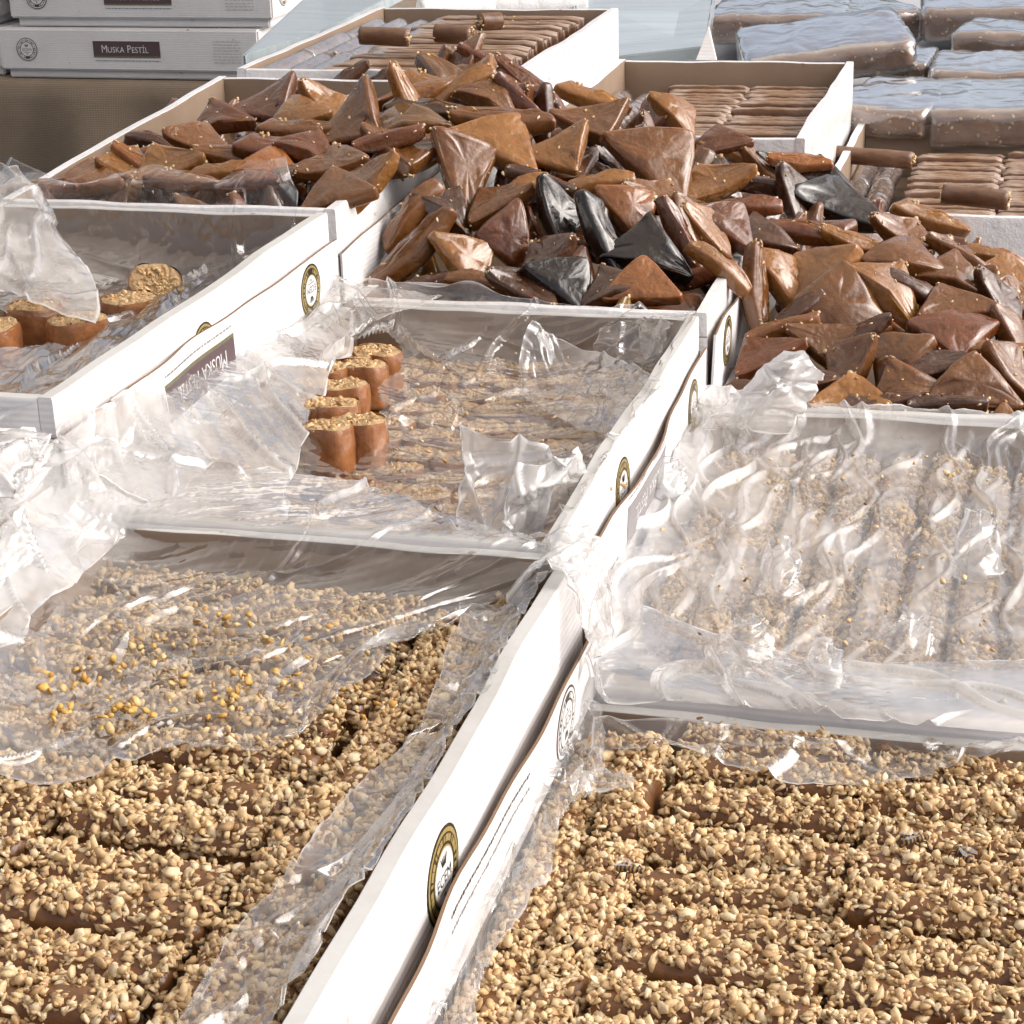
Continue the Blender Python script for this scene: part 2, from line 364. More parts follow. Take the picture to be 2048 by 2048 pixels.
# ---- printed marks -------------------------------------------------
_tcache = {}
def text_geo(s, size=1.0):
    if s not in _tcache:
        cu = bpy.data.curves.new('t', 'FONT'); cu.body = s; cu.size = 1; cu.resolution_u = 3
        o = bpy.data.objects.new('t', cu); C.objects.link(o)
        dg = bpy.context.evaluated_depsgraph_get(); me = bpy.data.meshes.new_from_object(o.evaluated_get(dg))
        _tcache[s] = ([tuple(v.co) for v in me.vertices], [tuple(p.vertices) for p in me.polygons])
        bpy.data.objects.remove(o); bpy.data.meshes.remove(me)
    v, f = _tcache[s]
    a = np.array(v); return a[:, :2] * size, f
class Print:
    """flat print laid out in (a,b) metres; several inks, each layer a hair above the last"""
    def __init__(s): s.V = []; s.F = []; s.mi = []; s.m = []
    def slot(s, m):
        if m not in s.m: s.m.append(m)
        return s.m.index(m)
    def poly(s, pts, m, lay):
        k = len(s.V); s.V += [(p[0], p[1], lay * .00008) for p in pts]; s.F.append(tuple(range(k, k + len(pts)))); s.mi.append(s.slot(m))
    def disc(s, r, m, lay, c=(0, 0), sx=1, n=40):
        s.poly([(c[0] + sx * r * math.cos(i * 2 * math.pi / n), c[1] + r * math.sin(i * 2 * math.pi / n)) for i in range(n)], m, lay)
    def rect(s, x0, y0, x1, y1, m, lay):
        n = max(1, int(abs(x1 - x0) / .008))
        for k in range(n):
            a, b = x0 + (x1 - x0) * k / n, x0 + (x1 - x0) * (k + 1) / n; s.poly([(a, y0), (b, y0), (b, y1), (a, y1)], m, lay)
    def text(s, st, x, y, size, m, lay, sx=1.0):
        v, f = text_geo(st, size); k = len(s.V); s.V += [(x + p[0] * sx, y + p[1], lay * .00008) for p in v]
        for q in f: s.F.append(tuple(i + k for i in q)); s.mi.append(s.slot(m))
        return x + v[:, 0].max() * sx
    def build(s, name, parent, origin, ua, ub, un):
        ua, ub, un, o = map(np.array, (ua, ub, un, origin))
        V = [o + ua * p[0] + ub * p[1] + un * (p[2] + .0003) for p in s.V]
        if un[0] > .5:                                   # lay the ink on the card wall, which is never quite flat
            from mathutils.bvhtree import BVHTree
            trees = [BVHTree.FromPolygons([tuple(v.co) for v in c.data.vertices], [tuple(p.vertices) for p in c.data.polygons]) for c in parent.children if c.name.startswith('wall')]
            if trees:
                V2 = []
                for v, p in zip(V, s.V):
                    hs = [h[0][0] for h in (t.ray_cast(Vector((v[0] + .03, v[1], v[2])), Vector((-1, 0, 0)), .06) for t in trees) if h[0] is not None]
                    V2.append((max(hs) + .00025 + p[2] if hs else v[0], v[1], v[2]))
                V = V2
        return mk(name, V, s.F, s.m, parent, False, s.mi)
def seal(name, parent, origin, ua, ub, un, r=.0175, pale=False):
    p = Print(); ink = BROWNINK if pale else INK
    p.disc(r, ink, 0); p.disc(r * .93, GOLD if not pale else PAPER, 1); p.disc(r * .84, ink, 2)
    for i in range(26):
        a = i * 2 * math.pi / 26
        if 1.45 * math.pi < a < 1.55 * math.pi: continue
        c, s_ = math.cos(a), math.sin(a); r0, r1, w_ = r * .66, r * .80, r * (.035 + .03 * ((i * 7) % 3))
        p.poly([(c * r0 - s_ * w_, s_ * r0 + c * w_), (c * r0 + s_ * w_, s_ * r0 - c * w_), (c * r1 + s_ * w_, s_ * r1 - c * w_), (c * r1 - s_ * w_, s_ * r1 + c * w_)], GOLD if not pale else PAPER, 3)
    p.disc(r * .60, GOLD if not pale else PAPER, 3); p.disc(r * .555, PAPER, 4)
    p.text('ECEM', -r * .46, -r * .17, r * .36, ink, 5)
    for k in range(5):
        a = math.radians(50 + 20 * k); x, y = math.cos(a) * r * .12, r * .22
        p.poly([(x - r * .03, y), (x + r * .03, y), (x * 2.4 + r * .01, y + r * .22), (x * 2.4 - r * .03, y + r * .22)], ink, 5)
    p.rect(-r * .3, -r * .3, r * .3, -r * .27, ink, 5); p.disc(r * .05, ink, 5, (0, -r * .4))
    return p.build(name, parent, origin, ua, ub, un)
def brand(name, parent, origin, ua, ub, un, wd=.104, ht=.023, faded=False):
    p = Print(); b_ = GREYINK if faded else PLUM
    p.rect(-wd / 2, -ht / 2, wd / 2, ht / 2, b_, 0)
    p.rect(-wd / 2, -ht / 2, wd / 2, -ht / 2 + .0022, OLIVE if not faded else GREYINK, 1)
    x = -wd * .38; y = -ht * .2; S = ht * .66; s2 = S * .76
    x = p.text('M', x, y, S, PAPER, 2, .85); x = p.text('USKA', x + .0006, y, s2, PAPER, 2, .92)
    x = p.text('P', x + .004, y, S, PAPER, 2, .85); p.text('EST\u0130L', x + .0006, y, s2, PAPER, 2, .92)
    r = random.Random(3); xx = -wd * .48
    while xx < wd * .48:
        l = r.uniform(.0015, .006); p.rect(xx, -ht * .5 - .0052, min(xx + l, wd * .49), -ht * .5 - .0040, GREYINK, 0); xx += l + .0012
    return p.build(name, parent, origin, ua, ub, un)
YP, ZP, XP = (0, 1, 0), (0, 0, 1), (1, 0, 0)
YN, ZN = (0, -1, 0), (0, 0, -1)

# ------------------------------------------------------------------ ground, stall tables
def m_ground():
    m, t, b = mat('asphalt'); n = noise(t, 3, 8, .7); n2 = noise(t, 120, 4)
    r = ramp(t, n.outputs[0], [(.3, (.035, .034, .033)), (.7, (.075, .07, .066))]); lk(t, r.outputs[0], b.inputs['Base Color']); b.inputs['Roughness'].default_value = .85
    bump(t, b, n2.outputs[0], .6, .01); return m
gr = mk('ground', [(-300, -300, 0), (300, -300, 0), (300, 300, 0), (-300, 300, 0)], [(0, 1, 2, 3)], m_ground()); tag(gr, kind='structure')
def m_wood():
    m, t, b = mat('painted_board'); n = noise(t, 8, 6, .6, stretch=(1, 8, 1)); r = ramp(t, n.outputs[0], [(.3, (.16, .12, .09)), (.7, (.28, .22, .17))]); lk(t, r.outputs[0], b.inputs['Base Color']); b.inputs['Roughness'].default_value = .7; bump(t, b, n.outputs[0], .3, .002); return m
WOOD = m_wood()
ST = empty('stall_table', (-.3, 1.25, 0)); tag(ST, 'stepped wooden stall table carrying all the open trays', 'table')
def stp(name, x0, x1, y0, y1, z0, z1): return slab(name, x0 + .3, x1 + .3, y0 - 1.25, y1 - 1.25, z0, z1, WOOD, ST, .003)
zt = ZR - .0745
stp('table_top', -.78, .34, .36, 2.10, zt - .03, zt)
stp('riser', -.72, -.207, .38, 1.65, zt + .0005, ZM - .0745)
stp('riser', -.72, -.456, .39, 1.648, ZM - .0740, ZL - .0810)
stp('riser', -.708, -.434, 1.664, 2.075, zt + .0005, 1.034 - .0745)
stp('riser', -.430, -.194, 1.664, 2.075, zt + .0005, .982 - .0745)
stp('riser', -.190, .062, 1.664, 2.075, zt + .0005, .921 - .0745)
for x in (-.74, .30):
    for y in (.42, 2.04): stp('leg', x - .025, x + .025, y - .025, y + .025, .0, zt - .0305)

# ------------------------------------------------------------------ trays and their upturned lids
TL = {
 'L1': 'white cardboard tray edge wrapped in crumpled film beside the roll-slice tray',
 'L2': 'white cardboard tray with a few thick roll slices and much empty floor',
 'L3': 'white cardboard tray of fruit leather triangles behind the thick roll slices',
 'L4': 'white tray of plain fruit leather bars beside the stacked printed boxes',
 'M1': 'white cardboard tray of nut-coated bars half covered by clear film',
 'M2': 'white cardboard tray of small roll slices under crumpled clear film',
 'M3': 'white cardboard tray under the tallest heap of fruit leather triangles',
 'M4': 'white tray of plain fruit leather bars behind the tallest triangle heap',
 'R1': 'white cardboard tray of fully open nut-coated bars with bees',
 'R2': 'white cardboard tray fully covered by silvery crumpled film',
 'R3': 'white cardboard tray of triangles behind the silvery film-covered tray',
 'R4': 'white tray of plain bars in front of the film-wrapped packs',
}
TR = {}
for k in T: TR[k] = make_tray(k, TL[k], film_walls=(k in ('L3', 'L4', 'M3', 'M4', 'R4', 'L1')), floor_up={'M1': .012, 'R1': .028, 'R2': .02, 'M2': .001}.get(k, .012))
LD = {}
for k, drop, sag, gap, lean in (('L1', .03, 0, .0022, .0), ('L2', .0185, 0, .0022, .001), ('L3', .030, 0, .0022, .0), ('M1', .034, .001, .004, .003), ('M2', .022, .006, .0022, .001), ('M3', .014, .004, .002, .003), ('R1', .03, 0, .002, 0)):
    e, x = make_lid(k, {'L1': 'upturned white lid under the tray edge in crumpled film', 'L2': 'upturned white lid with printed label around the roll-slice tray', 'L3': 'upturned white lid around the lower triangle tray', 'M1': 'upturned white lid with raw brown edge beside the open nut bars', 'M2': 'upturned white lid with faded label beside the silvery film', 'M3': 'upturned white lid around the tallest triangle heap', 'R1': 'upturned white lid under the fully open nut bars'}[k], drop, sag, gap, lean)
    LD[k] = (e, x)
def on_lid(k, y, z, fn, flip=True, **kw):
    e, x = LD[k]; o = (x + .0012, y - e.location.y, z - e.location.z)
    return fn('seal_emblem' if fn is seal else 'printed_label', e, o, YN if flip else YP, ZN if flip else ZP, XP, **kw)
def on_tray(k, y, z, fn, **kw):
    e = TR[k]; return fn('seal_emblem' if fn is seal else 'printed_label', e, (T[k].x1 + .0022 - e.location.x, y - e.location.y, z - e.location.z), YP, ZP, XP, **kw)
on_lid('L2', 1.185, ZL - .0395, seal); on_lid('L2', 1.005, ZL - .042, brand)
on_lid('M2', 1.195, ZM - .047, seal); on_lid('M2', 1.035, ZM - .046, brand, faded=True)
on_lid('M3', 1.305, ZM - .036, seal)
on_lid('M1', .772, ZM - .055, seal, pale=True)
on_tray('L2', 1.02, ZL - .0315, seal); on_tray('M2', 1.00, ZM - .030, seal); on_tray('M1', .605, ZM - .033, seal, r=.0195)
# two rows of fine printed lettering on the nearest lid
pr = Print(); rr_ = random.Random(5)
for row in (0, 1):
    x = -.055
    while x < .055:
        l = rr_.uniform(.0008, .0024); pr.rect(x, -row * .0068, x + l, -row * .0068 + rr_.uniform(.0010, .0018), INK if row else GREYINK, 0); x += l + rr_.uniform(.0005, .0014)
e, x = LD['M1']; pr.build('fine_print', e, (x + .0012, 0.650 - e.location.y, ZM - .050 - e.location.z), YN, ZN, XP)

# ------------------------------------------------------------------ chopped nuts
ICO_V = None
def ico():
    g = (1 + 5 ** .5) / 2
    v = np.array([(-1, g, 0), (1, g, 0), (-1, -g, 0), (1, -g, 0), (0, -1, g), (0, 1, g), (0, -1, -g), (0, 1, -g), (g, 0, -1), (g, 0, 1), (-g, 0, -1), (-g, 0, 1)], float); v /= np.linalg.norm(v[0])
    f = np.array([(0, 11, 5), (0, 5, 1), (0, 1, 7), (0, 7, 10), (0, 10, 11), (1, 5, 9), (5, 11, 4), (11, 10, 2), (10, 7, 6), (7, 1, 8), (3, 9, 4), (3, 4, 2), (3, 2, 6), (3, 6, 8), (3, 8, 9), (4, 9, 5), (2, 4, 11), (6, 2, 10), (8, 6, 7), (9, 8, 1)])
    return v, f
ICO = ico()
NUTC = np.array([(.69, .51, .285), (.63, .45, .24), (.74, .60, .39), (.55, .38, .20), (.45, .28, .13), (.19, .085, .038), (.63, .42, .20)])
NUTP = np.array([.26, .22, .18, .14, .10, .03, .07])
def bits(pts, nrm, size, r, cols=NUTC, probs=NUTP):
    """angular nut chips at pts; returns verts, tris, colours"""
    v, f = ICO; n = len(pts)
    ax = r.normal(size=(n, 3)); ax /= np.linalg.norm(ax, axis=1)[:, None]
    an = r.uniform(0, 6.28, n); K = np.zeros((n, 3, 3)); K[:, 0, 1] = -ax[:, 2]; K[:, 0, 2] = ax[:, 1]; K[:, 1, 0] = ax[:, 2]; K[:, 1, 2] = -ax[:, 0]; K[:, 2, 0] = -ax[:, 1]; K[:, 2, 1] = ax[:, 0]
    R = np.eye(3) + np.sin(an)[:, None, None] * K + (1 - np.cos(an))[:, None, None] * (K @ K)
    s = size * r.uniform(.62, 1.3, (n, 1)) * np.stack([r.uniform(1.1, 1.75, n), r.uniform(.85, 1.25, n), r.uniform(.5, .85, n)], 1)
    vv = v[None] * (1 + r.uniform(-.22, .22, (n, 12, 1)))
    # slice a flat facet off most chips
    for c_ in range(3):
        cutn = r.normal(size=(n, 3)); cutn /= np.linalg.norm(cutn, axis=1)[:, None]; lim = r.uniform(.12, .7, n)
        dp = (vv * cutn[:, None]).sum(2) - lim[:, None]; vv = vv - np.clip(dp, 0, None)[..., None] * cutn[:, None]
    vv = np.einsum('nij,nkj->nki', R, vv * s[:, None, :]) + pts[:, None, :]
    ff = f[None] + (np.arange(n) * 12)[:, None, None]
    ci = r.choice(len(cols), n, p=probs); cc = cols[ci] * r.uniform(.82, 1.1, (n, 1))
    cc = np.concatenate([np.clip(cc, 0, 1), np.ones((n, 1))], 1); cc = np.repeat(cc, 12, axis=0)
    return vv.reshape(-1, 3), ff.reshape(-1, 3), cc
def rbox(lx, ly, lz, seed, nx=18, nc=20, pw=3.4, wob=.0012):
    """rounded bar along x, base at z=0: swept rounded-square section with uneven sides"""
    r = np.random.RandomState(seed); V = []
    ts = np.linspace(-1, 1, nx)
    for i, t in enumerate(ts):
        e = 1 - max(0, abs(t) - .93) / .07; e = .80 + .20 * math.sqrt(max(0, e)) if abs(t) > .93 else 1
        for j in range(nc):
            a = 2 * math.pi * j / nc; c, s = math.cos(a), math.sin(a); k = 1 / (abs(c) ** pw + abs(s) ** pw) ** (1 / pw)
            V.append([t * lx / 2, c * k * ly / 2 * e, lz / 2 + s * k * lz / 2 * e])
    V = np.array(V)
    d = smooth_noise(V[:, 0] + V[:, 2], V[:, 1] + .3 * V[:, 2], seed, 38); V[:, 1] += wob * d * np.sign(V[:, 1]); V[:, 2] += wob * smooth_noise(V[:, 0], V[:, 1], seed + 1, 30) * (V[:, 2] > lz * .3)
    f = [tuple(q) for q in grid_faces(nx, nc, wrap=True)]
    f += [tuple(range(nc))[::-1], tuple(range((nx - 1) * nc, nx * nc))]
    return V, f
def bare_mask(p, r):
    m = np.ones(len(p), bool)
    for k in range(r.randint(1, 3)):
        c = np.array([r.uniform(-.04, .04), r.choice([-1, 1]) * .011, r.uniform(.002, .016)]); rad = r.uniform(.004, .010)
        m &= np.linalg.norm((p - c) * np.array([.6, 1, 1]), axis=1) > rad
    return m
BL, BW, BH = .081, .0212, .024
nut_protos = []
for q in range(7):
    r = np.random.RandomState(200 + q)
    e = empty('nut_bar'); V, f = rbox(BL, BW, BH, 300 + q)
    mk('syrup_core', V, f, CORE, e, True)
    n = 1020; a = r.uniform(0, 1, n); x = r.uniform(-.5, .5, n) * BL
    # perimeter: top, two sides; ends
    side = r.choice([0, 1, 2, 3], n, p=[.40, .26, .26, .08])
    y = np.where(side == 0, (a - .5) * BW, np.where(side == 1, -BW / 2, BW / 2)); z = np.where(side == 0, BH, a * BH)
    en = side == 3; x = np.where(en, np.sign(x) * BL / 2, x); y = np.where(en, (r.uniform(0, 1, n) - .5) * BW, y)
    rd = .0062; ov = np.clip(np.abs(y) - (BW / 2 - rd), 0, rd); z = np.minimum(z, BH - rd + np.sqrt(np.clip(rd ** 2 - ov ** 2, 0, None)) * np.where(side == 3, 1, 1))
    z = np.where(side == 1, z ** .8 * BH ** .2, z); pts = np.stack([x, y * .97, z - .0004], 1) + r.normal(0, .0006, (n, 3)); pts = pts[bare_mask(pts, r)]
    top = pts[:, 2] > BH * .85; add = pts[top][r.choice(top.sum(), 60)] + np.array([0, 0, .0018]) + r.normal(0, .001, (60, 3)); pts = np.concatenate([pts, add])
    v, ff, cc = bits(pts, None, .00178 * r.choice([.6, 1, 1, 1.25], (len(pts), 1)), r)
    tag(mk('nut_coating', v, ff, NUT, e, False, None, cc), kind='stuff')
    nut_protos.append(e)
def place_bar(protos, first, loc, rz, label, group, i, name=None, rx=0.0, sc_=1.0, ry=0.0):
    p = protos[i % len(protos)]
    if p in first: o = copy_tree(p)
    else: o = p; first.add(p)
    o.location = tuple(map(float, loc)); o.rotation_euler = (rx, ry, rz); o.scale = (sc_, sc_, sc_)
    tag(o, label, 'sweet', group); return o
used = set(); cnt = 0
ORD = ['first', 'second', 'third', 'fourth', 'fifth', 'sixth', 'seventh', 'eighth', 'ninth', 'tenth', 'eleventh', 'twelfth', 'thirteenth', 'fourteenth', 'fifteenth', 'sixteenth'] + ['%dth' % k for k in range(17, 40)]
def number(lst, fmt):
    for k, o in enumerate(sorted(lst, key=lambda q: -q.location.y)): o['label'] = fmt % ORD[k]
def nut_grid(t, xl, xc, y_from, y_to, wtop, lab_l, lab_c, grp, seed):
    global cnt
    r = random.Random(seed); zb = t.z + wtop - BH
    for ci, x in enumerate(xl):
        col_ = []; y = y_from + r.uniform(-.02, .01)
        while y < y_to - .03:
            o_ = place_bar(nut_protos, used, (x + r.uniform(-.001, .001), y + BL / 2, zb + r.uniform(-.002, .0025)), math.pi / 2 + r.uniform(-.05, .05), lab_l, grp, cnt, rx=r.uniform(-.06, .06)); col_.append(o_); cnt += r.choice([1, 2, 3]); y += BL + r.uniform(.001, .005)
        number(col_, lab_l + ', %s from the far wall, ' + ('wall-side column' if ci == 0 else 'inner column'))
    for ci, x in enumerate(xc):
        col_ = []; y = y_from + r.uniform(-.006, .006)
        while y < y_to:
            flip = r.choice([0, math.pi])
            o_ = place_bar(nut_protos, used, (x + r.uniform(-.0025, .0025), y, zb + r.uniform(-.004, .003)), flip + r.uniform(-.045, .045), lab_c, grp, cnt, rx=r.uniform(.02, .26) * (-1 if flip else 1), ry=r.uniform(-.025, .025)); col_.append(o_); cnt += r.choice([1, 2, 3]); y += .0284 + r.uniform(-.0008, .0018)
        number(col_, lab_c + ', %s from the far wall, ' + ('by lengthwise bars' if ci == 0 else 'outer column'))
nut_grid(T['M1'], (-.2270, -.2500), (-.3070, -.3910), .458, .820, -.020, 'lengthwise nut bar of the half-covered tray', 'crosswise nut bar of the half-covered tray', 'nut bars of the half-covered tray', 1)
nut_grid(T['R1'], (-.1800, -.1565), (-.1010, -.0160), .458, .815, .001, 'lengthwise nut bar of the fully open tray', 'crosswise nut bar of the fully open tray', 'nut bars of the fully open tray', 2)
# bars hidden under the silvery film, laid lengthwise
r_ = random.Random(9)
for i in range(9):
    for j in range(4):
        o_ = place_bar(nut_protos, used, (-.178 + i * .0262, .90 + j * .085 + r_.uniform(-.004, .004), ZR - .014 - BH + r_.uniform(-.003, .003)), math.pi / 2 + r_.uniform(-.05, .05), 'nut-coated bar lying beneath the silvery crumpled film', 'nut bars under the silvery film', cnt); cnt += 1; o_['label'] = 'nut bar under silvery film, %s row from faded-label lid, %s from near rim' % (ORD[i], ORD[j])

# ------------------------------------------------------------------ plain fruit leather bars in the far trays
plain = []
for q in range(5):
    e = empty('fruit_leather_bar'); V, f = rbox(.100, .0112, .024, 500 + q, 14, 16, 5, wob=.0010)
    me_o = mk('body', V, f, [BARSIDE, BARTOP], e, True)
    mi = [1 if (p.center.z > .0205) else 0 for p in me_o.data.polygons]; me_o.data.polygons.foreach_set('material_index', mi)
    plain.append(e)
rollp = []
for q in range(3):
    V, f = rbox(.105, .021, .021, 530 + q, 30, 18, wob=.0016)
    a = np.arctan2(V[:, 2] - .0105, V[:, 1]); V[:, 1] = np.cos(a) * .0102 * (1 + .04 * np.sin(V[:, 0] * 300 + q)); V[:, 2] = .0105 + np.sin(a) * .0102
    e = empty('wrapped_roll'); mk('roll', V, f, WRAPROLL, e, True)
    V2 = V * np.array([1.06, 1.10, 1.10]); V2[:, 2] -= .001; V2[:, 1] += .0008 * tri_noise(V[:, 0], V[:, 2], 50 + q, 60, 4)
    mk('film_wrap', V2, f, FILM, e, True); rollp.append(e)
usedp, usedr, c2 = set(), set(), 0
for k, xr, xb, wt, nm in (('L4', (-.682, -.660, -.638, -.616), (-.550,), -.004, 'the tray beside the printed boxes'), ('M4', (-.424, -.402), (-.338, -.256), -.024, 'the tray behind the tallest heap'), ('R4', (-.172, -.150), (-.084, .000), -.024, 'the tray before the wrapped packs')):
    t = T[k]; r = random.Random(k); zb = t.z + wt - .024
    for ci, x in enumerate(xr):
        col_ = []; y = t.y0 + .065
        while y < t.y1 - .03:
            o = place_bar(rollp, usedr, (x, y, zb + .003 + r.uniform(-.002, .002)), math.pi / 2 + r.uniform(-.04, .04), 'film-wrapped roll lying lengthwise in ' + nm, 'wrapped rolls in ' + nm, c2); c2 += 1; y += .113; col_.append(o)
        number(col_, 'wrapped roll in ' + nm + ', %s from far wall, ' + ORD[ci] + ' column')
    for ci, x in enumerate(xb):
        col_ = []; y = t.y0 + .02; long_ = 1.55 if k == 'L4' else .84
        while y < t.y1 - .016:
            o = place_bar(plain, usedp, (x + r.uniform(-.003, .003), y, zb + r.uniform(-.0035, .0035)), r.uniform(-.045, .045) + r.choice([0, math.pi]), 'plain fruit leather bar laid crosswise in ' + nm, 'plain bars in ' + nm, c2, rx=r.uniform(-.16, .16)); c2 += 1
            o.scale = (long_, 1, 1); y += .0124 + r.uniform(-.0006, .0012); col_.append(o)
        number(col_, 'plain bar in ' + nm + ', %s from far wall' + (', inner column' if ci == 0 else ', outer column'))
# loose bars lying on top of the rows
for (px, py, z, a, s, lb) in ((770, 92, 1.038, .12, .45, 'stubby reddish roll lying across the rows beside the printed boxes'), (910, 88, 1.042, -.1, .34, 'short brown roll end lying on the bars beside the printed boxes'), (975, 62, 1.04, .8, .22, 'small crumbled piece on the bars beside the printed boxes'), (1745, 332, .905, -.05, .75, 'loose brown roll on the rows before the wrapped packs'), (1950, 414, .918, -.12, .55, 'short roll stub lying on the rows before the wrapped packs')):
    o = empty('fruit_leather_roll', P(px, py, z), (.4, .05, a)); V, f = rbox(.10 * s, .020, .020, int(px), 16, 20, wob=.0012)
    an = np.arctan2(V[:, 2] - .010, V[:, 1]); V[:, 1] = np.cos(an) * .0080 * (1 + .05 * np.sin(V[:, 0] * 140)); V[:, 2] = .010 + np.sin(an) * .0085
    mk('skin', V, f, BARSIDE, o, True); k = 26; rr3 = np.random.RandomState(int(py)); q_ = rr3.uniform(0, 6.28, k); R3 = .0085 * np.sqrt(rr3.uniform(0, 1, k))
    v, ff, cc = bits(np.column_stack([np.where(np.arange(k) % 2, -.05, .05) * s, np.cos(q_) * R3, .010 + np.sin(q_) * R3 * .85]), None, .0019, rr3); tag(mk('nut_filling', v, ff, NUT, o, False, None, cc), kind='stuff'); tag(o, lb, 'sweet')

# ------------------------------------------------------------------ nut roll slices
def slice_proto(q, rad, ht, sq, n_side=28):
    r = np.random.RandomState(700 + q); e = empty('nut_roll_slice'); V = []
    ph = r.uniform(0, 6, 4)
    def rr(a): return rad * (1 + .05 * math.sin(2 * a + ph[0]) + .035 * math.sin(3 * a + ph[1]) + .02 * math.sin(7 * a + ph[2])) * (1 / (abs(math.cos(a)) ** sq + abs(math.sin(a)) ** sq) ** (1 / sq))
    for i, (hh, s) in enumerate(((0, .97), (.08, 1.0), (.3, .985 + .05 * r.rand()), (.6, 1.0 + .05 * r.rand()), (.88, 1.0), (1.0, .955))):
        for j in range(n_side):
            a = 2 * math.pi * j / n_side; R = rr(a) * s * (1 + .03 * math.sin(5 * a + 4 * hh + ph[1]) + .02 * math.sin(11 * a + ph[2])); V.append((R * math.cos(a), R * math.sin(a) * .86, ht * hh + .0006 * math.sin(3 * a + ph[3])))
    f = [tuple(x) for x in grid_faces(6, n_side, wrap=True)] + [tuple(range(n_side))[::-1]]
    mk('skin', V, f, SKIN, e, True)
    V = [(0, 0, ht)]; m = 6
    for i in range(1, m + 1):
        for j in range(n_side):
            a = 2 * math.pi * j / n_side; R = rr(a) * .96 * i / m
            V.append((R * math.cos(a), R * math.sin(a) * .86, ht + (r.uniform(-.0009, .0011) if i < m else -.0008)))
    f = [(0, 1 + j, 1 + (j + 1) % n_side) for j in range(n_side)]
    for i in range(m - 1):
        for j in range(n_side): f.append((1 + i * n_side + j, 1 + (i + 1) * n_side + j, 1 + (i + 1) * n_side + (j + 1) % n_side, 1 + i * n_side + (j + 1) % n_side))
    mk('cut_face', V, f, PASTE, e, False)
    k = int(44 * (rad / .013) ** 1.5); a = r.uniform(0, 6.28, k); R = rad * np.sqrt(r.uniform(0, 1, k)) * .80
    v, ff, cc = bits(np.stack([R * np.cos(a), R * np.sin(a) * .86, np.full(k, ht) + r.uniform(-.0012, -.0002, k)], 1), None, .0021, r, NUTC * np.array([.95, .88, .78]), NUTP)
    tag(mk('nut_filling', v, ff, NUT, e, False, None, cc), kind='stuff')
    return e
small = [slice_proto(q, .0146, .027, 2.8) for q in range(5)]; big = [slice_proto(10 + q, .0185, .027, 2.3, 36) for q in range(4)]
up_ = []; us, c3 = set(), 0; t = T['M2']; r_ = random.Random(31)
for i in range(8):
    for j in range(13):
        o_ = place_bar(small, us, (t.x0 + .024 + i * .0272 + r_.uniform(-.001, .001), t.y0 + .026 + j * .0288 + (i % 2) * .006, t.z - .034 - .027 + r_.uniform(-.002, .002)), r_.uniform(-.4, .4), 'small nut roll slice in the lower layer under clear film', 'lower layer of small roll slices', c3, rx=r_.uniform(-.06, .06), ry=r_.uniform(-.06, .06)); c3 += 1; o_['label'] = 'small roll slice under film, %s row from far wall, %s from seal-printed wall' % (ORD[12 - j], ORD[7 - i])
for n_, (px, py) in enumerate(((651, 733), (726, 728), (688, 768), (625, 764), (668, 806), (622, 803), (658, 850), (718, 838), (756, 697), (708, 702))):
    p = P(px, py, t.z - .008); r_.random()
    up_.append(place_bar(small, us, (p[0], p[1], t.z - .008 - .027), r_.uniform(-.5, .5), 'small amber nut roll slice in the uncovered upper layer', 'upper layer of small roll slices', c3, rx=r_.uniform(-.05, .08), ry=r_.uniform(-.06, .06))); c3 += 1
number(up_, 'uncovered amber roll slice, %s from the far wall of its tray'); ub = set(); t = T['L2']
for n_, (px, py, lb) in enumerate(((66, 612, 'thick roll slice with a dark spot on its cut face'), (152, 636, 'thick roll slice with pale nuts between two others'), (257, 596, 'thick reddish roll slice nearest the white tray wall'), (-20, 650, 'thick roll slice cut off by the picture edge'), (75, 575, 'thick roll slice half wrapped in silvery film'))):
    p = P(px, py, t.z - .033); place_bar(big, ub, (p[0], p[1], t.z - .033 - .0265 - (.004 if n_ == 4 else 0)), r_.uniform(0, 3), lb, 'thick roll slices', n_, rx=r_.uniform(-.05, .05))
p = P(285, 560, t.z - .030); place_bar(big, ub, (p[0], p[1] + .012, t.z - .046), .6, 'thick roll slice tipped over on its side', 'thick roll slices', 2, rx=1.0)

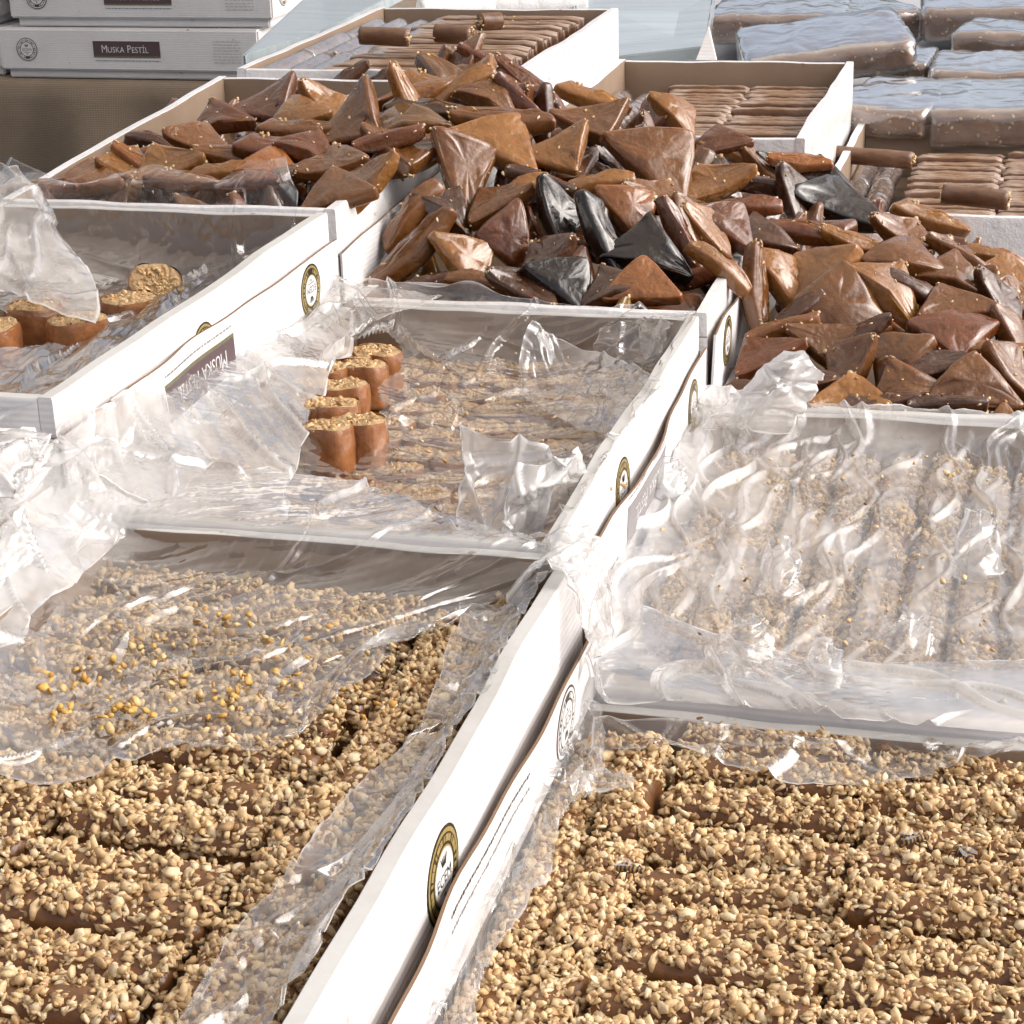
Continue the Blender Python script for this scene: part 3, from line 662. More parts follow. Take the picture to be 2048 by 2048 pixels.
# ------------------------------------------------------------------ fruit leather triangles ("muska")
def muska_mesh(q, nu=44, nv=26):
    """a folded triangular packet, hypotenuse about 1 long on x, apex at +y: plump, with blunt corners and one overlapping flap"""
    r = np.random.RandomState(900 + q)
    cor = np.array([[-.42, -.16], [.42, -.16], [r.uniform(-.12, .12), r.uniform(.27, .38)]])
    roll_ = q >= 9
    if roll_: cor[:2, 1] = -.055; cor[2, 1] = r.uniform(.03, .08); cor[2, 0] = r.uniform(-.2, .2)
    u = np.linspace(0, 2 * math.pi, nu, endpoint=False); vv = np.linspace(-1, 1, nv); el = np.sign(vv) * np.abs(vv) ** .85 * math.pi / 2
    E, Uu = np.meshgrid(el, u, indexing='ij'); d = np.stack([np.cos(E) * np.cos(Uu), np.cos(E) * np.sin(Uu), np.sin(E)], -1)
    k = r.uniform(15, 22); lg = k * (d[..., :2] @ (cor / np.linalg.norm(cor, axis=1)[:, None] * np.array([.5, .5, .45])[:, None]).T)
    lg[..., 2] += .15 * k * d[..., 1].clip(0); w_ = np.exp(lg - lg.max(-1, keepdims=True)); w_ /= w_.sum(-1, keepdims=True)
    wm = w_.max(-1); rxy, rz_ = r.uniform(.055, .085), r.uniform(.08, .12)
    xy = w_ @ cor + d[..., :2] * (rxy * (1 - .15 * ss(.8, 1, wm)))[..., None]
    z = np.sign(d[..., 2]) * np.abs(d[..., 2]) ** .5 * rz_ * (1 - .28 * ss(.55, 1, wm))
    if roll_: xy = xy * np.array([1, 1.15]); z = z * 1.15
    V = np.concatenate([xy, z[..., None]], -1).reshape(-1, 3); x, y = V[:, 0], V[:, 1]; up = V[:, 2] > 0
    bend = r.uniform(-.55, .55) * x ** 2 + r.uniform(-.3, .3) * y ** 2 + r.uniform(-.25, .25) * x * y
    th_ = r.uniform(0, 6.28); ln = np.cos(th_) * x + np.sin(th_) * y - r.uniform(-.08, .12); thick = np.clip(np.abs(V[:, 2]) / rz_ * 2, 0, 1)
    flap = .030 * ss(-.008, .008, ln + .02 * np.sin(9 * (x - y))) * np.where(up, thick, 0)
    th2 = th_ + 1.3; l2 = np.cos(th2) * x + np.sin(th2) * y + r.uniform(-.1, .1); crease = -.014 * np.exp(-(l2 / .018) ** 2) * thick * np.where(up, 1, -1)
    nz = smooth_noise(x, y, 40 + q, 2.0) * .020 + smooth_noise(x * 2, y * 2, 70 + q, 3.0) * .007 + tri_noise(x, y, 90 + q, 3.5, 3) * .008
    V[:, 2] += bend + flap + crease + nz * np.where(up, 1, -1) * thick
    V[:, :2] += np.stack([smooth_noise(x, y + V[:, 2], 60 + q, 1.3), smooth_noise(x + V[:, 2], y, 80 + q, 1.3)], 1) * .028
    fc = [tuple(t_) for t_ in grid_faces(nv, nu, wrap=True)[:, ::-1]]
    edge = np.maximum(1 - np.clip(np.abs(z.ravel()) / rz_ * 1.3, 0, 1), np.exp(-(ln / .02) ** 2) * up); col = np.column_stack([edge * .8 + .2] * 3 + [np.ones(len(V))])
    import bmesh
    me = bpy.data.meshes.new('packet'); me.from_pydata([tuple(v) for v in V], [], fc)
    at = me.color_attributes.new('Col', 'FLOAT_COLOR', 'POINT'); at.data.foreach_set('color', col.astype(np.float32).ravel())
    bm = bmesh.new(); bm.from_mesh(me); bmesh.ops.remove_doubles(bm, verts=bm.verts, dist=.0006); bmesh.ops.recalc_face_normals(bm, faces=bm.faces); bm.to_mesh(me); bm.free()
    me.materials.append(MUSKA); me.polygons.foreach_set('use_smooth', np.ones(len(me.polygons), bool)); me.update()
    kk = r.randint(8, 30); pi = r.choice(len(V), kk); cp = V[pi].copy()
    if r.rand() < .5: cp[: kk // 2] = V[np.argsort(np.linalg.norm(V - V[pi[0]], axis=1))[: 60]][r.choice(60, kk // 2)]
    v, ff, cc = bits(cp * 1.01, None, .019, r)
    tmp = mk('nut_crumbs', v, ff, NUT, None, False, None, cc); cm = tmp.data; bpy.data.objects.remove(tmp)
    return me, cm
MV = [muska_mesh(q) for q in range(14)]
COLS = {'b': (.142, .054, .012), 'g': (.225, .094, .019), 'r': (.125, .038, .011), 'd': (.058, .020, .007), 'k': (.012, .006, .004), 'o': (.24, .085, .018)}
XS = [-.75, -.71, -.628, -.577, -.534, -.472, -.439, -.373, -.314, -.264, -.212, -.143, -.068, -.014, .08]
ZS = [1.005, 1.014, 1.040, 1.046, 1.050, 1.060, 1.062, 1.048, 1.032, 1.004, .985, .966, .952, .918, .905]
def HF(x, y):
    cr = np.interp(x, XS, ZS) - .010
    fr = np.where(x < -.457, ZL - .004, np.where(x < -.206, ZM - .006, ZR - .006))
    z = fr + (cr - fr) * ss(1.24, 1.47, y) - .30 * np.clip(y - 1.53, 0, 1)
    return z
def hit(px, py):
    d = ray(px, py); t_ = 1.16 / d[1]
    for i in range(700):
        p = CAM + d * t_
        if p[2] < HF(p[0], p[1]) or p[1] > 1.66: return p
        t_ += .001 / d[1]
    return p
R_, U_, N_ = CM[0], -CM[1], -CM[2]
def muska(p, L, th, phi, apex, colr, q, label, s=1, thick=1.0):
    th, phi = math.radians(th), math.radians(phi)
    a = math.cos(th) * R_ + math.sin(th) * U_; b = -math.sin(th) * R_ + math.cos(th) * U_
    n = math.cos(phi) * N_ + s * math.sin(phi) * b
    x = a; z = n
    if apex < 0: x = -a
    y = np.cross(z, x)
    M = Matrix(((x[0], y[0], z[0], p[0]), (x[1], y[1], z[1], p[1]), (x[2], y[2], z[2], p[2]), (0, 0, 0, 1))) @ Matrix.Diagonal((L, L, L * thick, 1))
    e = empty('fruit_leather_triangle'); e.matrix_world = M; e.color = (*colr, 1)
    me, cm = MV[q % len(MV)]
    o = bpy.data.objects.new('packet', me); C.objects.link(o); o.parent = e; o.color = (*colr, 1)
    if q % 3 and colr[0] > .02:
        o = bpy.data.objects.new('nut_crumbs', cm); C.objects.link(o); o.parent = e; tag(o, kind='stuff')
    tray = 'heap beside burlap' if p[0] < -.458 else ('tallest heap' if p[0] < -.206 else 'heap behind silvery film')
    cn = {'b': 'brown', 'g': 'golden amber', 'r': 'reddish brown', 'd': 'dark brown', 'k': 'glossy black', 'o': 'orange brown'}
    tag(e, label or '%s triangular fruit leather packet in the %s' % (cn[[k for k in COLS if COLS[k] == colr or 1][0]], tray), 'sweet', 'triangular packets of the ' + tray)
    return e, tray
CN = {'b': 'brown', 'g': 'golden amber', 'r': 'reddish brown', 'd': 'dark brown', 'k': 'glossy black', 'o': 'orange brown'}
def describe(p, th, phi, c, L, tr):
    pose = 'broad flat' if phi < 36 else ('leaning' if phi < 57 else 'edge-on')
    if abs(th) > 62: pose = 'upright ' + pose
    elif th > 20: pose = pose + ' rising'
    where = 'by the front rim' if p[1] < 1.275 else ('on the front slope' if p[1] < 1.36 else ('near the crest' if p[1] < 1.47 else 'at the back'))
    return '%s%s %s packet %s of the %s' % ('large ' if L > .088 else ('small ' if L < .062 else ''), pose, CN[c], where, tr)
def hand(ox, oy, sc_, rows):
    for (cx, cy, ln, th, phi, ap, c) in rows:
        phi = phi * .82
        px, py = ox + cx / sc_, oy + cy / sc_; p = hit(px, py); d = CAM - p; dist = np.linalg.norm(d); d /= dist
        L = min(max(ln / sc_ * dist / F, .054), .090) * 1.06
        p = p + d * .004; q = rnd.randint(9, 13) if phi >= 46 else rnd.randint(0, 8); c0 = COLS[c]; j = rnd.uniform(.85, 1.18)
        colr = tuple(v * j for v in c0)
        e, tr = muska(p, L, th, phi, ap, colr, q, 'x', 1, 1.0)
        tag(e, describe(p, th, phi, c, L, tr), 'sweet', '%s packets of the %s' % (CN[c], tr))
# (zoomed x, y, long-axis length, angle, tilt, apex side, colour) read off the photograph
hand(600, 0, 2.76, [
 (905, 945, 540, -71, 15, 1, 'b'), (1090, 800, 520, -27, 38, 1, 'g'), (1180, 1055, 390, 25, 60, 1, 'g'), (1640, 1010, 400, 10, 74, 1, 'g'), (600, 1190, 480, 52, 68, 1, 'b'),
 (640, 1380, 600, 45, 70, 1, 'b'), (905, 1440, 430, -55, 35, 1, 'g'), (1150, 1310, 380, -85, 20, -1, 'r'), (1450, 1560, 440, -40, 25, 1, 'k'), (1420, 1170, 330, -75, 40, 1, 'k'),
 (1660, 1300, 540, -70, 60, 1, 'k'), (1880, 1590, 380, 0, 30, 1, 'o'), (1820, 1150, 330, -50, 20, 1, 'o'), (1130, 680, 560, -3, 70, 1, 'b'), (1610, 690, 430, 8, 45, -1, 'b'),
 (1430, 840, 300, 25, 40, -1, 'g'), (1250, 465, 420, -36, 58, 1, 'r'), (1610, 550, 430, -20, 65, 1, 'g'), (1215, 560, 280, -48, 78, 1, 'r'), (870, 490, 440, 30, 65, 1, 'g'),
 (770, 430, 260, 75, 60, 1, 'b'), (905, 350, 190, 80, 50, 1, 'b'), (1020, 350, 270, -33, 75, 1, 'r'), (1060, 540, 230, -30, 50, 1, 'b'), (600, 560, 400, -62, 60, 1, 'g'),
 (400, 490, 330, 40, 58, 1, 'd'), (290, 680, 470, 50, 45, -1, 'b'), (490, 770, 300, 12, 65, 1, 'r'), (550, 890, 350, 15, 40, 1, 'b'), (180, 920, 380, 8, 55, 1, 'b'),
 (205, 1080, 300, 15, 45, 1, 'b'), (380, 1000, 190, 50, 50, 1, 'g'), (70, 830, 220, -30, 55, 1, 'r'), (150, 590, 240, -50, 50, 1, 'g'), (240, 450, 270, 35, 60, 1, 'd'),
 (1330, 1000, 300, -20, 60, 1, 'd'), (1100, 1120, 300, 30, 50, 1, 'b'), (820, 1150, 300, -40, 55, 1, 'd'), (1350, 1450, 300, 40, 55, 1, 'd'), (1000, 1560, 330, -10, 60, 1, 'b'), (1230, 1590, 330, -30, 50, 1, 'd'), (760, 1560, 300, 10, 60, 1, 'd')])
hand(0, 0, 1, [(1300, 500, 190, -15, 30, 1, 'k'), (1310, 325, 215, -45, 15, 1, 'b'), (1360, 470, 170, -65, 60, 1, 'r'), (1230, 575, 150, 12, 55, 1, 'd'), (1385, 420, 150, -20, 60, 1, 'b'), (1440, 530, 150, -40, 65, 1, 'g')])
hand(0, 0, 2.76, [
 (1480, 580, 400, 28, 50, -1, 'r'), (1640, 645, 170, 20, 40, 1, 'g'), (1220, 655, 280, 10, 50, 1, 'r'), (960, 700, 240, 78, 40, -1, 'r'), (1110, 790, 340, -20, 50, 1, 'b'), (870, 800, 270, -18, 70, 1, 'd'),
 (640, 860, 350, 25, 76, 1, 'b'), (660, 925, 260, 25, 60, 1, 'b'), (490, 1010, 340, 5, 52, 1, 'b'), (240, 1050, 160, 5, 60, 1, 'r'), (740, 950, 170, -20, 50, 1, 'g'), (810, 930, 200, -30, 70, 1, 'o'),
 (940, 915, 220, 20, 35, 1, 'g'), (1230, 950, 390, 5, 65, 1, 'g'), (1560, 835, 540, -8, 60, 1, 'r'), (1650, 725, 460, -3, 70, 1, 'b'), (1290, 865, 290, -5, 60, 1, 'b'), (1500, 920, 170, -15, 50, 1, 'o'), (1650, 950, 300, 12, 60, 1, 'b'), (1000, 1000, 300, -8, 62, 1, 'b'), (1380, 1000, 300, 10, 60, 1, 'r')])
hand(1250, 0, 2.421, [
 (130, 590, 290, 75, 45, -1, 'r'), (320, 710, 340, -60, 60, 1, 'g'), (250, 550, 220, -50, 50, 1, 'g'), (500, 730, 250, -20, 62, 1, 'g'), (465, 690, 150, 10, 50, 1, 'r'), (450, 890, 370, 24, 50, 1, 'g'),
 (610, 890, 220, -10, 65, 1, 'd'), (580, 1000, 270, 5, 65, 1, 'r'), (480, 1090, 310, -35, 40, 1, 'r'), (330, 1110, 260, -65, 50, 1, 'b'), (400, 1120, 210, -50, 50, 1, 'g'), (150, 960, 330, -25, 55, 1, 'b'),
 (960, 865, 350, -15, 55, 1, 'k'), (1030, 995, 470, -18, 50, 1, 'k'), (735, 850, 220, -55, 60, 1, 'k'), (820, 960, 240, -70, 50, 1, 'd'), (850, 790, 200, -5, 60, 1, 'o'), (690, 830, 200, -40, 60, 1, 'b')])
hand(1350, 350, 2.768, [
 (770, 330, 490, 0, 58, -1, 'r'), (470, 335, 180, 0, 50, 1, 'd'), (1400, 245, 440, -22, 60, 1, 'g'), (1250, 330, 330, -35, 50, 1, 'b'), (1560, 440, 380, -33, 65, 1, 'b'), (1000, 385, 150, -20, 60, 1, 'g'),
 (1260, 455, 450, -10, 55, 1, 'b'), (1550, 545, 370, -18, 50, 1, 'b'), (440, 650, 500, -86, 65, 1, 'b'), (590, 545, 370, -55, 40, 1, 'g'), (800, 570, 490, 48, 50, 1, 'g'), (890, 730, 620, -6, 12, 1, 'b'),
 (1190, 640, 540, -46, 55, 1, 'g'), (1310, 620, 300, -30, 60, 1, 'd'), (1540, 730, 390, 10, 45, 1, 'b'), (1550, 880, 500, 2, 55, -1, 'r'), (510, 1000, 370, 25, 50, 1, 'r'), (590, 850, 260, 15, 65, 1, 'b'),
 (830, 930, 260, 0, 35, -1, 'b'), (960, 1070, 360, 60, 45, 1, 'b'), (1230, 1010, 430, 45, 35, 1, 'b'), (1270, 1160, 400, 12, 30, 1, 'b'), (1650, 1170, 540, -5, 20, 1, 'b'), (1450, 1060, 280, 15, 55, 1, 'd'),
 (950, 1250, 250, 0, 40, 1, 'g'), (470, 1200, 200, -10, 60, 1, 'd'), (1880, 900, 300, -70, 55, 1, 'b'), (1850, 1090, 290, -50, 55, 1, 'b'), (1750, 970, 310, 0, 58, 1, 'g'), (1820, 570, 260, -10, 50, 1, 'g'),
 (1780, 690, 240, -60, 50, 1, 'd'), (1880, 700, 220, -20, 50, 1, 'b'), (1750, 450, 220, -15, 65, 1, 'g'), (700, 1150, 300, 20, 55, 1, 'd'), (620, 1250, 260, -5, 60, 1, 'd'), (1120, 1260, 260, 5, 60, 1, 'd'), (1500, 1270, 260, 0, 60, 1, 'd'), (1000, 900, 300, 30, 60, 1, 'd'), (650, 780, 300, 40, 60, 1, 'd')])
# the packets underneath, colours darkened to paint shade into the gaps
r_ = random.Random(77)
for (x0, x1) in ((-.695, -.475), (-.440, -.222), (-.190, .045)):
    nx = 6
    for i in range(nx):
        for j in range(9):
            x = x0 + (x1 - x0) * (i + .5) / nx + r_.uniform(-.01, .01); y = 1.268 + j * .044 + r_.uniform(-.012, .012)
            z = float(HF(x, y)) - .022 - r_.uniform(0, .012); c = r_.choice('bbbdrgd'); cc = tuple(v * r_.uniform(.7, 1.0) for v in COLS[c])
            e, tr = muska(np.array([x, y, z]), r_.uniform(.060, .076), r_.uniform(-90, 90), r_.uniform(20, 60), r_.choice([-1, 1]), cc, r_.randint(0, 13), 'x')
            tag(e, 'half-buried %s packet %s of the %s' % (CN[c], 'by the front rim' if y < 1.31 else ('on the front slope' if y < 1.40 else ('near the crest' if y < 1.5 else 'at the back')), tr), 'sweet', 'half-buried %s packets of the %s' % (CN[c], tr))

for k in range(9):   # packets lying over the buried divider between the two upper heaps
    y = 1.375 + k * .030; c = r_.choice('bbrgd'); x = -.462 + r_.uniform(-.008, .010)
    e, tr = muska(np.array([x, y, max(float(HF(x, y)) - .004, T['L3'].zz(y) + .004) + .002]), .070, r_.uniform(-35, 35), r_.uniform(25, 60), r_.choice([-1, 1]), tuple(v * r_.uniform(.85, 1.1) for v in COLS[c]), r_.randint(0, 13), 'x')
    tag(e, '%s packet lying over the buried wall between two heaps, %s from its front' % (CN[c], ORD[k]), 'sweet', 'packets over the buried wall')

# ------------------------------------------------------------------ clear film
def catmull(Pn, t):
    n = len(Pn); i = np.clip(np.floor(t).astype(int), 0, n - 2); f = (t - i)[:, None, None] if Pn.ndim == 3 else (t - i)[:, None]
    g = lambda k: Pn[np.clip(k, 0, n - 1)]
    p0, p1, p2, p3 = g(i - 1), g(i), g(i + 1), g(i + 2)
    return .5 * (2 * p1 + (p2 - p0) * f + (2 * p0 - 5 * p1 + 4 * p2 - p3) * f ** 2 + (3 * p1 - p0 - 3 * p2 + p3) * f ** 3)
def inside(poly, x, y):
    c = np.zeros(x.shape, bool); n = len(poly)
    for i in range(n):
        (x1, y1), (x2, y2) = poly[i], poly[(i + 1) % n]
        k = ((y1 > y) != (y2 > y)) & (x < (x2 - x1) * (y - y1) / (y2 - y1 + 1e-12) + x1); c ^= k
    return c
def film(name, net, nu, nv, amp, seed, m=None, f0=9, parent=None, hole=None, hem=.006, gain=.85, loc=None, milk=None, pleats=10, ph=.006, pdir=None, rim=True, ridge=0.0, aniso=1.0):
    """a sheet through a net of control points, crumpled, with standing pleats; milk(s, t) sets how cloudy it is"""
    net = np.array(net, float); a, b = net.shape[:2]
    g = catmull(net, np.linspace(0, a - 1, nu)); g = catmull(g.transpose(1, 0, 2), np.linspace(0, b - 1, nv)).transpose(1, 0, 2)
    # unrolled coordinates along the sheet
    du = np.concatenate([np.zeros((1, nv)), np.cumsum(np.linalg.norm(np.diff(g, axis=0), axis=2), 0)]); dv = np.concatenate([np.zeros((nu, 1)), np.cumsum(np.linalg.norm(np.diff(g, axis=1), axis=2), 1)], 1)
    tu = np.gradient(g, axis=0); tv = np.gradient(g, axis=1); n = np.cross(tu, tv); n /= np.linalg.norm(n, axis=2)[..., None] + 1e-9
    r = np.random.RandomState(seed + 1000)
    patch = .35 + 1.1 * ss(-.6, .9, smooth_noise(du, dv, seed + 3, 7))          # calm and busy areas
    h = tri_noise(du * aniso, dv, seed, f0, 8, gain) * patch + .35 * smooth_noise(du, dv, seed + 5, 6)
    hp = np.zeros_like(h); sx, sy = du.max(), dv.max()
    for k in range(pleats):
        cx, cy, th, ln, wd = r.uniform(0, sx), r.uniform(0, sy), r.uniform(0, math.pi), r.uniform(.03, .12), r.uniform(.0024, .0055)
        th = th if pdir is None else pdir + r.normal(0, .22)
        x, y = du - cx, dv - cy; l = np.cos(th) * x + np.sin(th) * y; q = -np.sin(th) * x + np.cos(th) * y + .006 * np.sin(l * 60 + k) + .25 * l ** 2 * r.uniform(-8, 8)
        w_ = wd * (.4 + .6 * np.clip(1 - (l / ln) ** 2, 0, 1)); hp = np.maximum(hp, ph * r.uniform(.4, 1.2) * np.clip(1 - np.abs(q) / w_, 0, 1) * np.clip(1 - (l / ln) ** 2, 0, 1))
    if ridge: hp = hp + ridge * (np.abs(np.cos(math.pi * (dv - .03) / .0262)) ** .6 - .5) * ss(.02, .06, dv) * ss(.03, .07, du) * ss(.03, .07, sx - du)
    hm = smooth_noise(du, dv, seed + 9, 14) * hem
    tun = tu / (np.linalg.norm(tu, axis=2)[..., None] + 1e-9); tvn = tv / (np.linalg.norm(tv, axis=2)[..., None] + 1e-9)
    eu = np.zeros((nu, nv)); eu[:2] = 1; eu[-2:] = 1; eu[2] = eu[-3] = .5; ev = np.zeros((nu, nv)); ev[:, :2] = 1; ev[:, -2:] = 1; ev[:, 2] = ev[:, -3] = .5
    n = np.where(n[..., 2:] < 0, -n, n)
    V = g + n * (h * amp + hp)[..., None] + tun * (hm * eu)[..., None] + tvn * (hm * ev)[..., None]
    S_, T_ = np.meshgrid(np.linspace(0, 1, nu), np.linspace(0, 1, nv), indexing='ij')
    mlk = (np.ones_like(h) if milk is None else milk(S_, T_)) * (.75 + .5 * ss(-.5, .8, smooth_noise(du, dv, seed + 13, 9))) * (1 + .6 * (hp > .001))
    if rim: mlk = mlk + np.where((eu + ev) > .6, 5.0, 0)                      # the cut edge of the film shows as a bright line
    col = np.repeat(np.clip(mlk, 0, 7).reshape(-1, 1), 4, 1); col[:, 3] = 1
    fc = grid_faces(nu, nv); V = V.reshape(-1, 3)
    if hole is not None:
        c = V[fc].mean(1); k = np.zeros(len(fc), bool)
        d = (c - CAM) @ CM.T; px = 1024 + F * d[:, 0] / d[:, 2]; py = 1024 + F * d[:, 1] / d[:, 2]
        wob = 9 * np.sin(px * .05 + seed) + 7 * np.sin(py * .083)
        for poly in hole: k |= inside(poly, px + wob, py + wob * .6)
        fc = fc[~k]; us_ = np.unique(fc); mp = -np.ones(len(V), int); mp[us_] = np.arange(len(us_)); V = V[us_]; fc = mp[fc]; col = col[us_]
    o0 = V.mean(0) if parent is None else np.array(parent.location)
    o = mk(name, V - o0, fc, m or FILM, parent, True, None, col); o.location = tuple(o0) if parent is None else (0, 0, 0)
    return o
def net(t, us_, rows):  # rows: (v, [w...]) ; w list matches us_
    return [[t.pt(u, v, wv) for u, wv in zip(us_, ws)] for v, ws in rows]
FL = {}
# half-covered nut tray: sheet over its far half, up the far wall and over the rim
t = T['M1']; Pz = lambda px, py, wcm: P(px, py, ZM + wcm * .01)
n1 = [[t.pt(-.05, .36, 2.0), Pz(60, 1560, -1.4), Pz(330, 1500, -1.6), Pz(570, 1488, -1.6), Pz(690, 1385, -1.5), Pz(800, 1275, -1.4)],
      [t.pt(-.05, .52, 2.4), Pz(80, 1420, -1.2), Pz(330, 1390, -1.5), Pz(550, 1370, -1.5), Pz(690, 1320, -1.5), Pz(815, 1240, -1.4)],
      [t.pt(-.05, .70, 2.6), t.pt(.06, .72, -.6), t.pt(.28, .74, -1.3), t.pt(.50, .75, -1.3), t.pt(.68, .78, -1.3), t.pt(.80, .84, -1.3)],
      [t.pt(-.05, .88, 2.4), t.pt(.06, .9, -.4), t.pt(.28, .92, -1.2), t.pt(.52, .92, -1.2), t.pt(.74, .92, -1.2), t.pt(.88, .93, -1.1)],
      [t.pt(-.05, .975, 1.8), t.pt(.08, .972, -.5), t.pt(.3, .97, -.6), t.pt(.55, .97, -.6), t.pt(.78, .97, -.5), t.pt(.93, .965, -.5)],
      [t.pt(-.05, 1.0, 1.8), t.pt(.08, 1.0, .5), t.pt(.3, 1.0, .3), t.pt(.55, 1.0, .25), t.pt(.78, .995, .25), t.pt(.95, .99, .2)],
      [t.pt(-.05, 1.06, 1.8), t.pt(.08, 1.08, .5), t.pt(.3, 1.09, .1), t.pt(.52, 1.08, .1), t.pt(.72, 1.05, .1), t.pt(.93, 1.005, .25)],
      [t.pt(-.02, 1.14, 1.0), t.pt(.10, 1.20, .2), t.pt(.3, 1.22, -.4), t.pt(.5, 1.17, -.2), t.pt(.68, 1.10, .0), t.pt(.9, 1.012, .3)]]
o = film('plastic_liner', n1, 290, 290, .0050, 3, FILM, 10, milk=lambda a, b: .55 + 2.6 * ss(.60, .80, a) * (1 - .5 * b) + 3.5 * ss(.36, .05, b), pleats=34, ph=.005); tag(o, 'clear film over the far half of the half-covered nut bars', 'plastic film', 'clear liners'); FL['M1'] = o
# its strip along the right wall
rows = []
for (ax, ay, bx, by) in ((1062, 1165, 935, 1205), (1000, 1290, 890, 1330), (930, 1420, 845, 1455), (850, 1540, 735, 1570), (765, 1680, 595, 1740), (690, 1800, 500, 1850), (600, 1930, 405, 1960), (500, 2080, 330, 2100)):
    a = P(ax, ay, ZM - .004); b = P(bx, by, ZM - .014); a2 = a + np.array([.006, 0, .0055])
    rows.append([a2, a + np.array([.001, 0, .003]), a * .68 + b * .32 + np.array([0, 0, -.005]), a * .3 + b * .7 + np.array([0, 0, -.001]), b + np.array([0, 0, .003])])
o = film('plastic_liner', rows, 330, 90, .0034, 21, FILM, 14, hem=.004, milk=lambda a, b: .9 + .5 * b, pleats=22, ph=.004); tag(o, 'strip of clear film folded along the wall beside half-covered nut bars', 'plastic film', 'clear liners')
film('film_fold', [[np.array([x, y, ZM + dz + .004 * math.sin(y * 90)]) for x, dz in ((-.222, -.012), (-.212, .004), (-.2005, .006), (-.1930, -.004), (-.1885, -.022), (-.1855, -.040))] for y in (.792, .806, .820, .834, .848)], 80, 90, .0022, 23, MILKY, 22, FL['M1'], milk=lambda a, b: 1.4 + 0 * a, pleats=12, ph=.004)
# small roll slices: sheet over everything but the uncovered slices
t = T['M2']; U = [-.035, .02, .10, .28, .5, .72, .90, .962, .99]
n2 = net(t, U, [(.015, [2.2, .6, .3, .25, .2, .2, .2, .2, .3]), (.06, [2.4, .3, -1.2, -1.6, -1.8, -2.0, -1.6, -.6, .2]), (.2, [2.8, .6, -1.4, -2.2, -2.6, -2.7, -2.4, -.8, .2]), (.4, [1.8, .6, -.6, -1.6, -2.8, -2.8, -2.5, -.9, .2]),
  (.6, [.8, .5, -.3, -1.2, -2.8, -2.8, -2.5, -.9, .2]), (.8, [.6, .5, -.2, -1.0, -2.7, -2.8, -2.4, -.8, .2]), (.93, [.8, .9, .0, -.8, -2.2, -2.4, -2.0, -.6, .25]), (.972, [1.6, 1.4, .9, .4, -.5, -.6, -.6, -.3, .3]), (.995, [1.4, 1.3, 1.5, 1.6, .9, .3, .25, .3, .4])])
hole = [[(606, 730), (640, 690), (770, 662), (800, 690), (778, 760), (765, 820), (748, 900), (700, 945), (655, 930), (625, 850)], [(610, 720), (560, 640), (640, 560), (560, 560), (500, 640)]]
o = film('plastic_liner', n2, 330, 290, .0052, 33, FILM, 12, hole=hole[:1], milk=lambda a, b: .5 + 2.5 * ss(.22, .02, b) + 1.6 * ss(.2, .03, a) + 1.8 * ss(.86, .96, a) * ss(.75, .2, b), pleats=40, ph=.007); tag(o, 'crumpled clear film over the small roll slices', 'plastic film', 'clear liners'); FL['M2'] = o
def flap(parent, pts, nu, nv, amp, seed, m=None, f0=16): return film('film_fold', pts, nu, nv, amp, seed, m, f0, parent, hem=.005, milk=lambda a, b: 1.9 + 0 * a)
b0, b1 = P(925, 1090, ZM - .020), P(1080, 1080, ZM - .020)
flap(o, [[b0, (b0 + b1) / 2 + np.array([0, .012, 0]), b1], [PY(918, 960, b0[1] + .006), PY(1015, 965, b0[1] + .022), PY(1110, 985, b1[1] + .004)], [PY(916, 850, b0[1] + .010), PY(1030, 885, b0[1] + .018), PY(1152, 918, b1[1] + .014)]], 60, 60, .0034, 41, MILKY)
b0, b1 = P(1010, 1090, ZM - .015), P(1160, 1000, ZM - .015)
flap(o, [[b0, (b0 + b1) / 2, b1], [PY(1010, 1000, b0[1] + .004), PY(1080, 985, b0[1] + .01), PY(1165, 950, b1[1])], [PY(1025, 945, b0[1] + .012), PY(1090, 925, b0[1] + .02), PY(1150, 905, b1[1] + .008)]], 40, 50, .004, 43, MILKY)
b0, b1 = P(1040, 800, ZM - .028), P(1260, 900, ZM - .020)
flap(o, [[b0, (b0 + b1) / 2, b1], [PY(1050, 720, b0[1] + .01), PY(1150, 760, b0[1]), PY(1265, 850, b1[1])], [PY(1070, 650, b0[1] + .03), PY(1180, 700, b0[1] + .03), PY(1330, 760, b1[1] + .05)]], 60, 70, .0045, 45, FILMC)
b0, b1 = P(1180, 730, ZM - .028), P(1320, 730, ZM - .012)
flap(o, [[b0, (b0 + b1) / 2, b1], [PY(1190, 690, b0[1]), PY(1260, 680, b0[1]), PY(1335, 690, b1[1])], [PY(1200, 655, b0[1] + .01), PY(1280, 640, b0[1] + .02), PY(1350, 640, b1[1] + .02)]], 40, 50, .003, 46, FILMC)
# milky sheet bulging up against the neighbour's lid
mk_rows = []
for (v, l) in ((.02, [(-.035, 2.6), (.02, 1.6), (.12, .3), (.24, -1.2), (.33, -2.0)]), (.2, [(-.035, 3.2), (.03, 2.0), (.13, .6), (.24, -.6), (.31, -1.7)]), (.42, [(-.035, 2.2), (.02, 1.6), (.09, .7), (.16, -.2), (.22, -1.2)]), (.62, [(-.03, 1.1), (.0, .9), (.05, .7), (.10, .1), (.16, -.7)]), (.82, [(-.03, .9), (-.01, .8), (.03, .7), (.08, .4), (.14, .1)]), (.99, [(-.03, 1.4), (.0, 1.2), (.08, 1.3), (.18, 1.2), (.30, .9)])):
    mk_rows.append([t.pt(u, v, wv) for u, wv in l])
film('film_fold', mk_rows, 240, 150, .0045, 47, MILKY, 11, o, milk=lambda a, b: 1.7 - .5 * b, pleats=18, ph=.008)
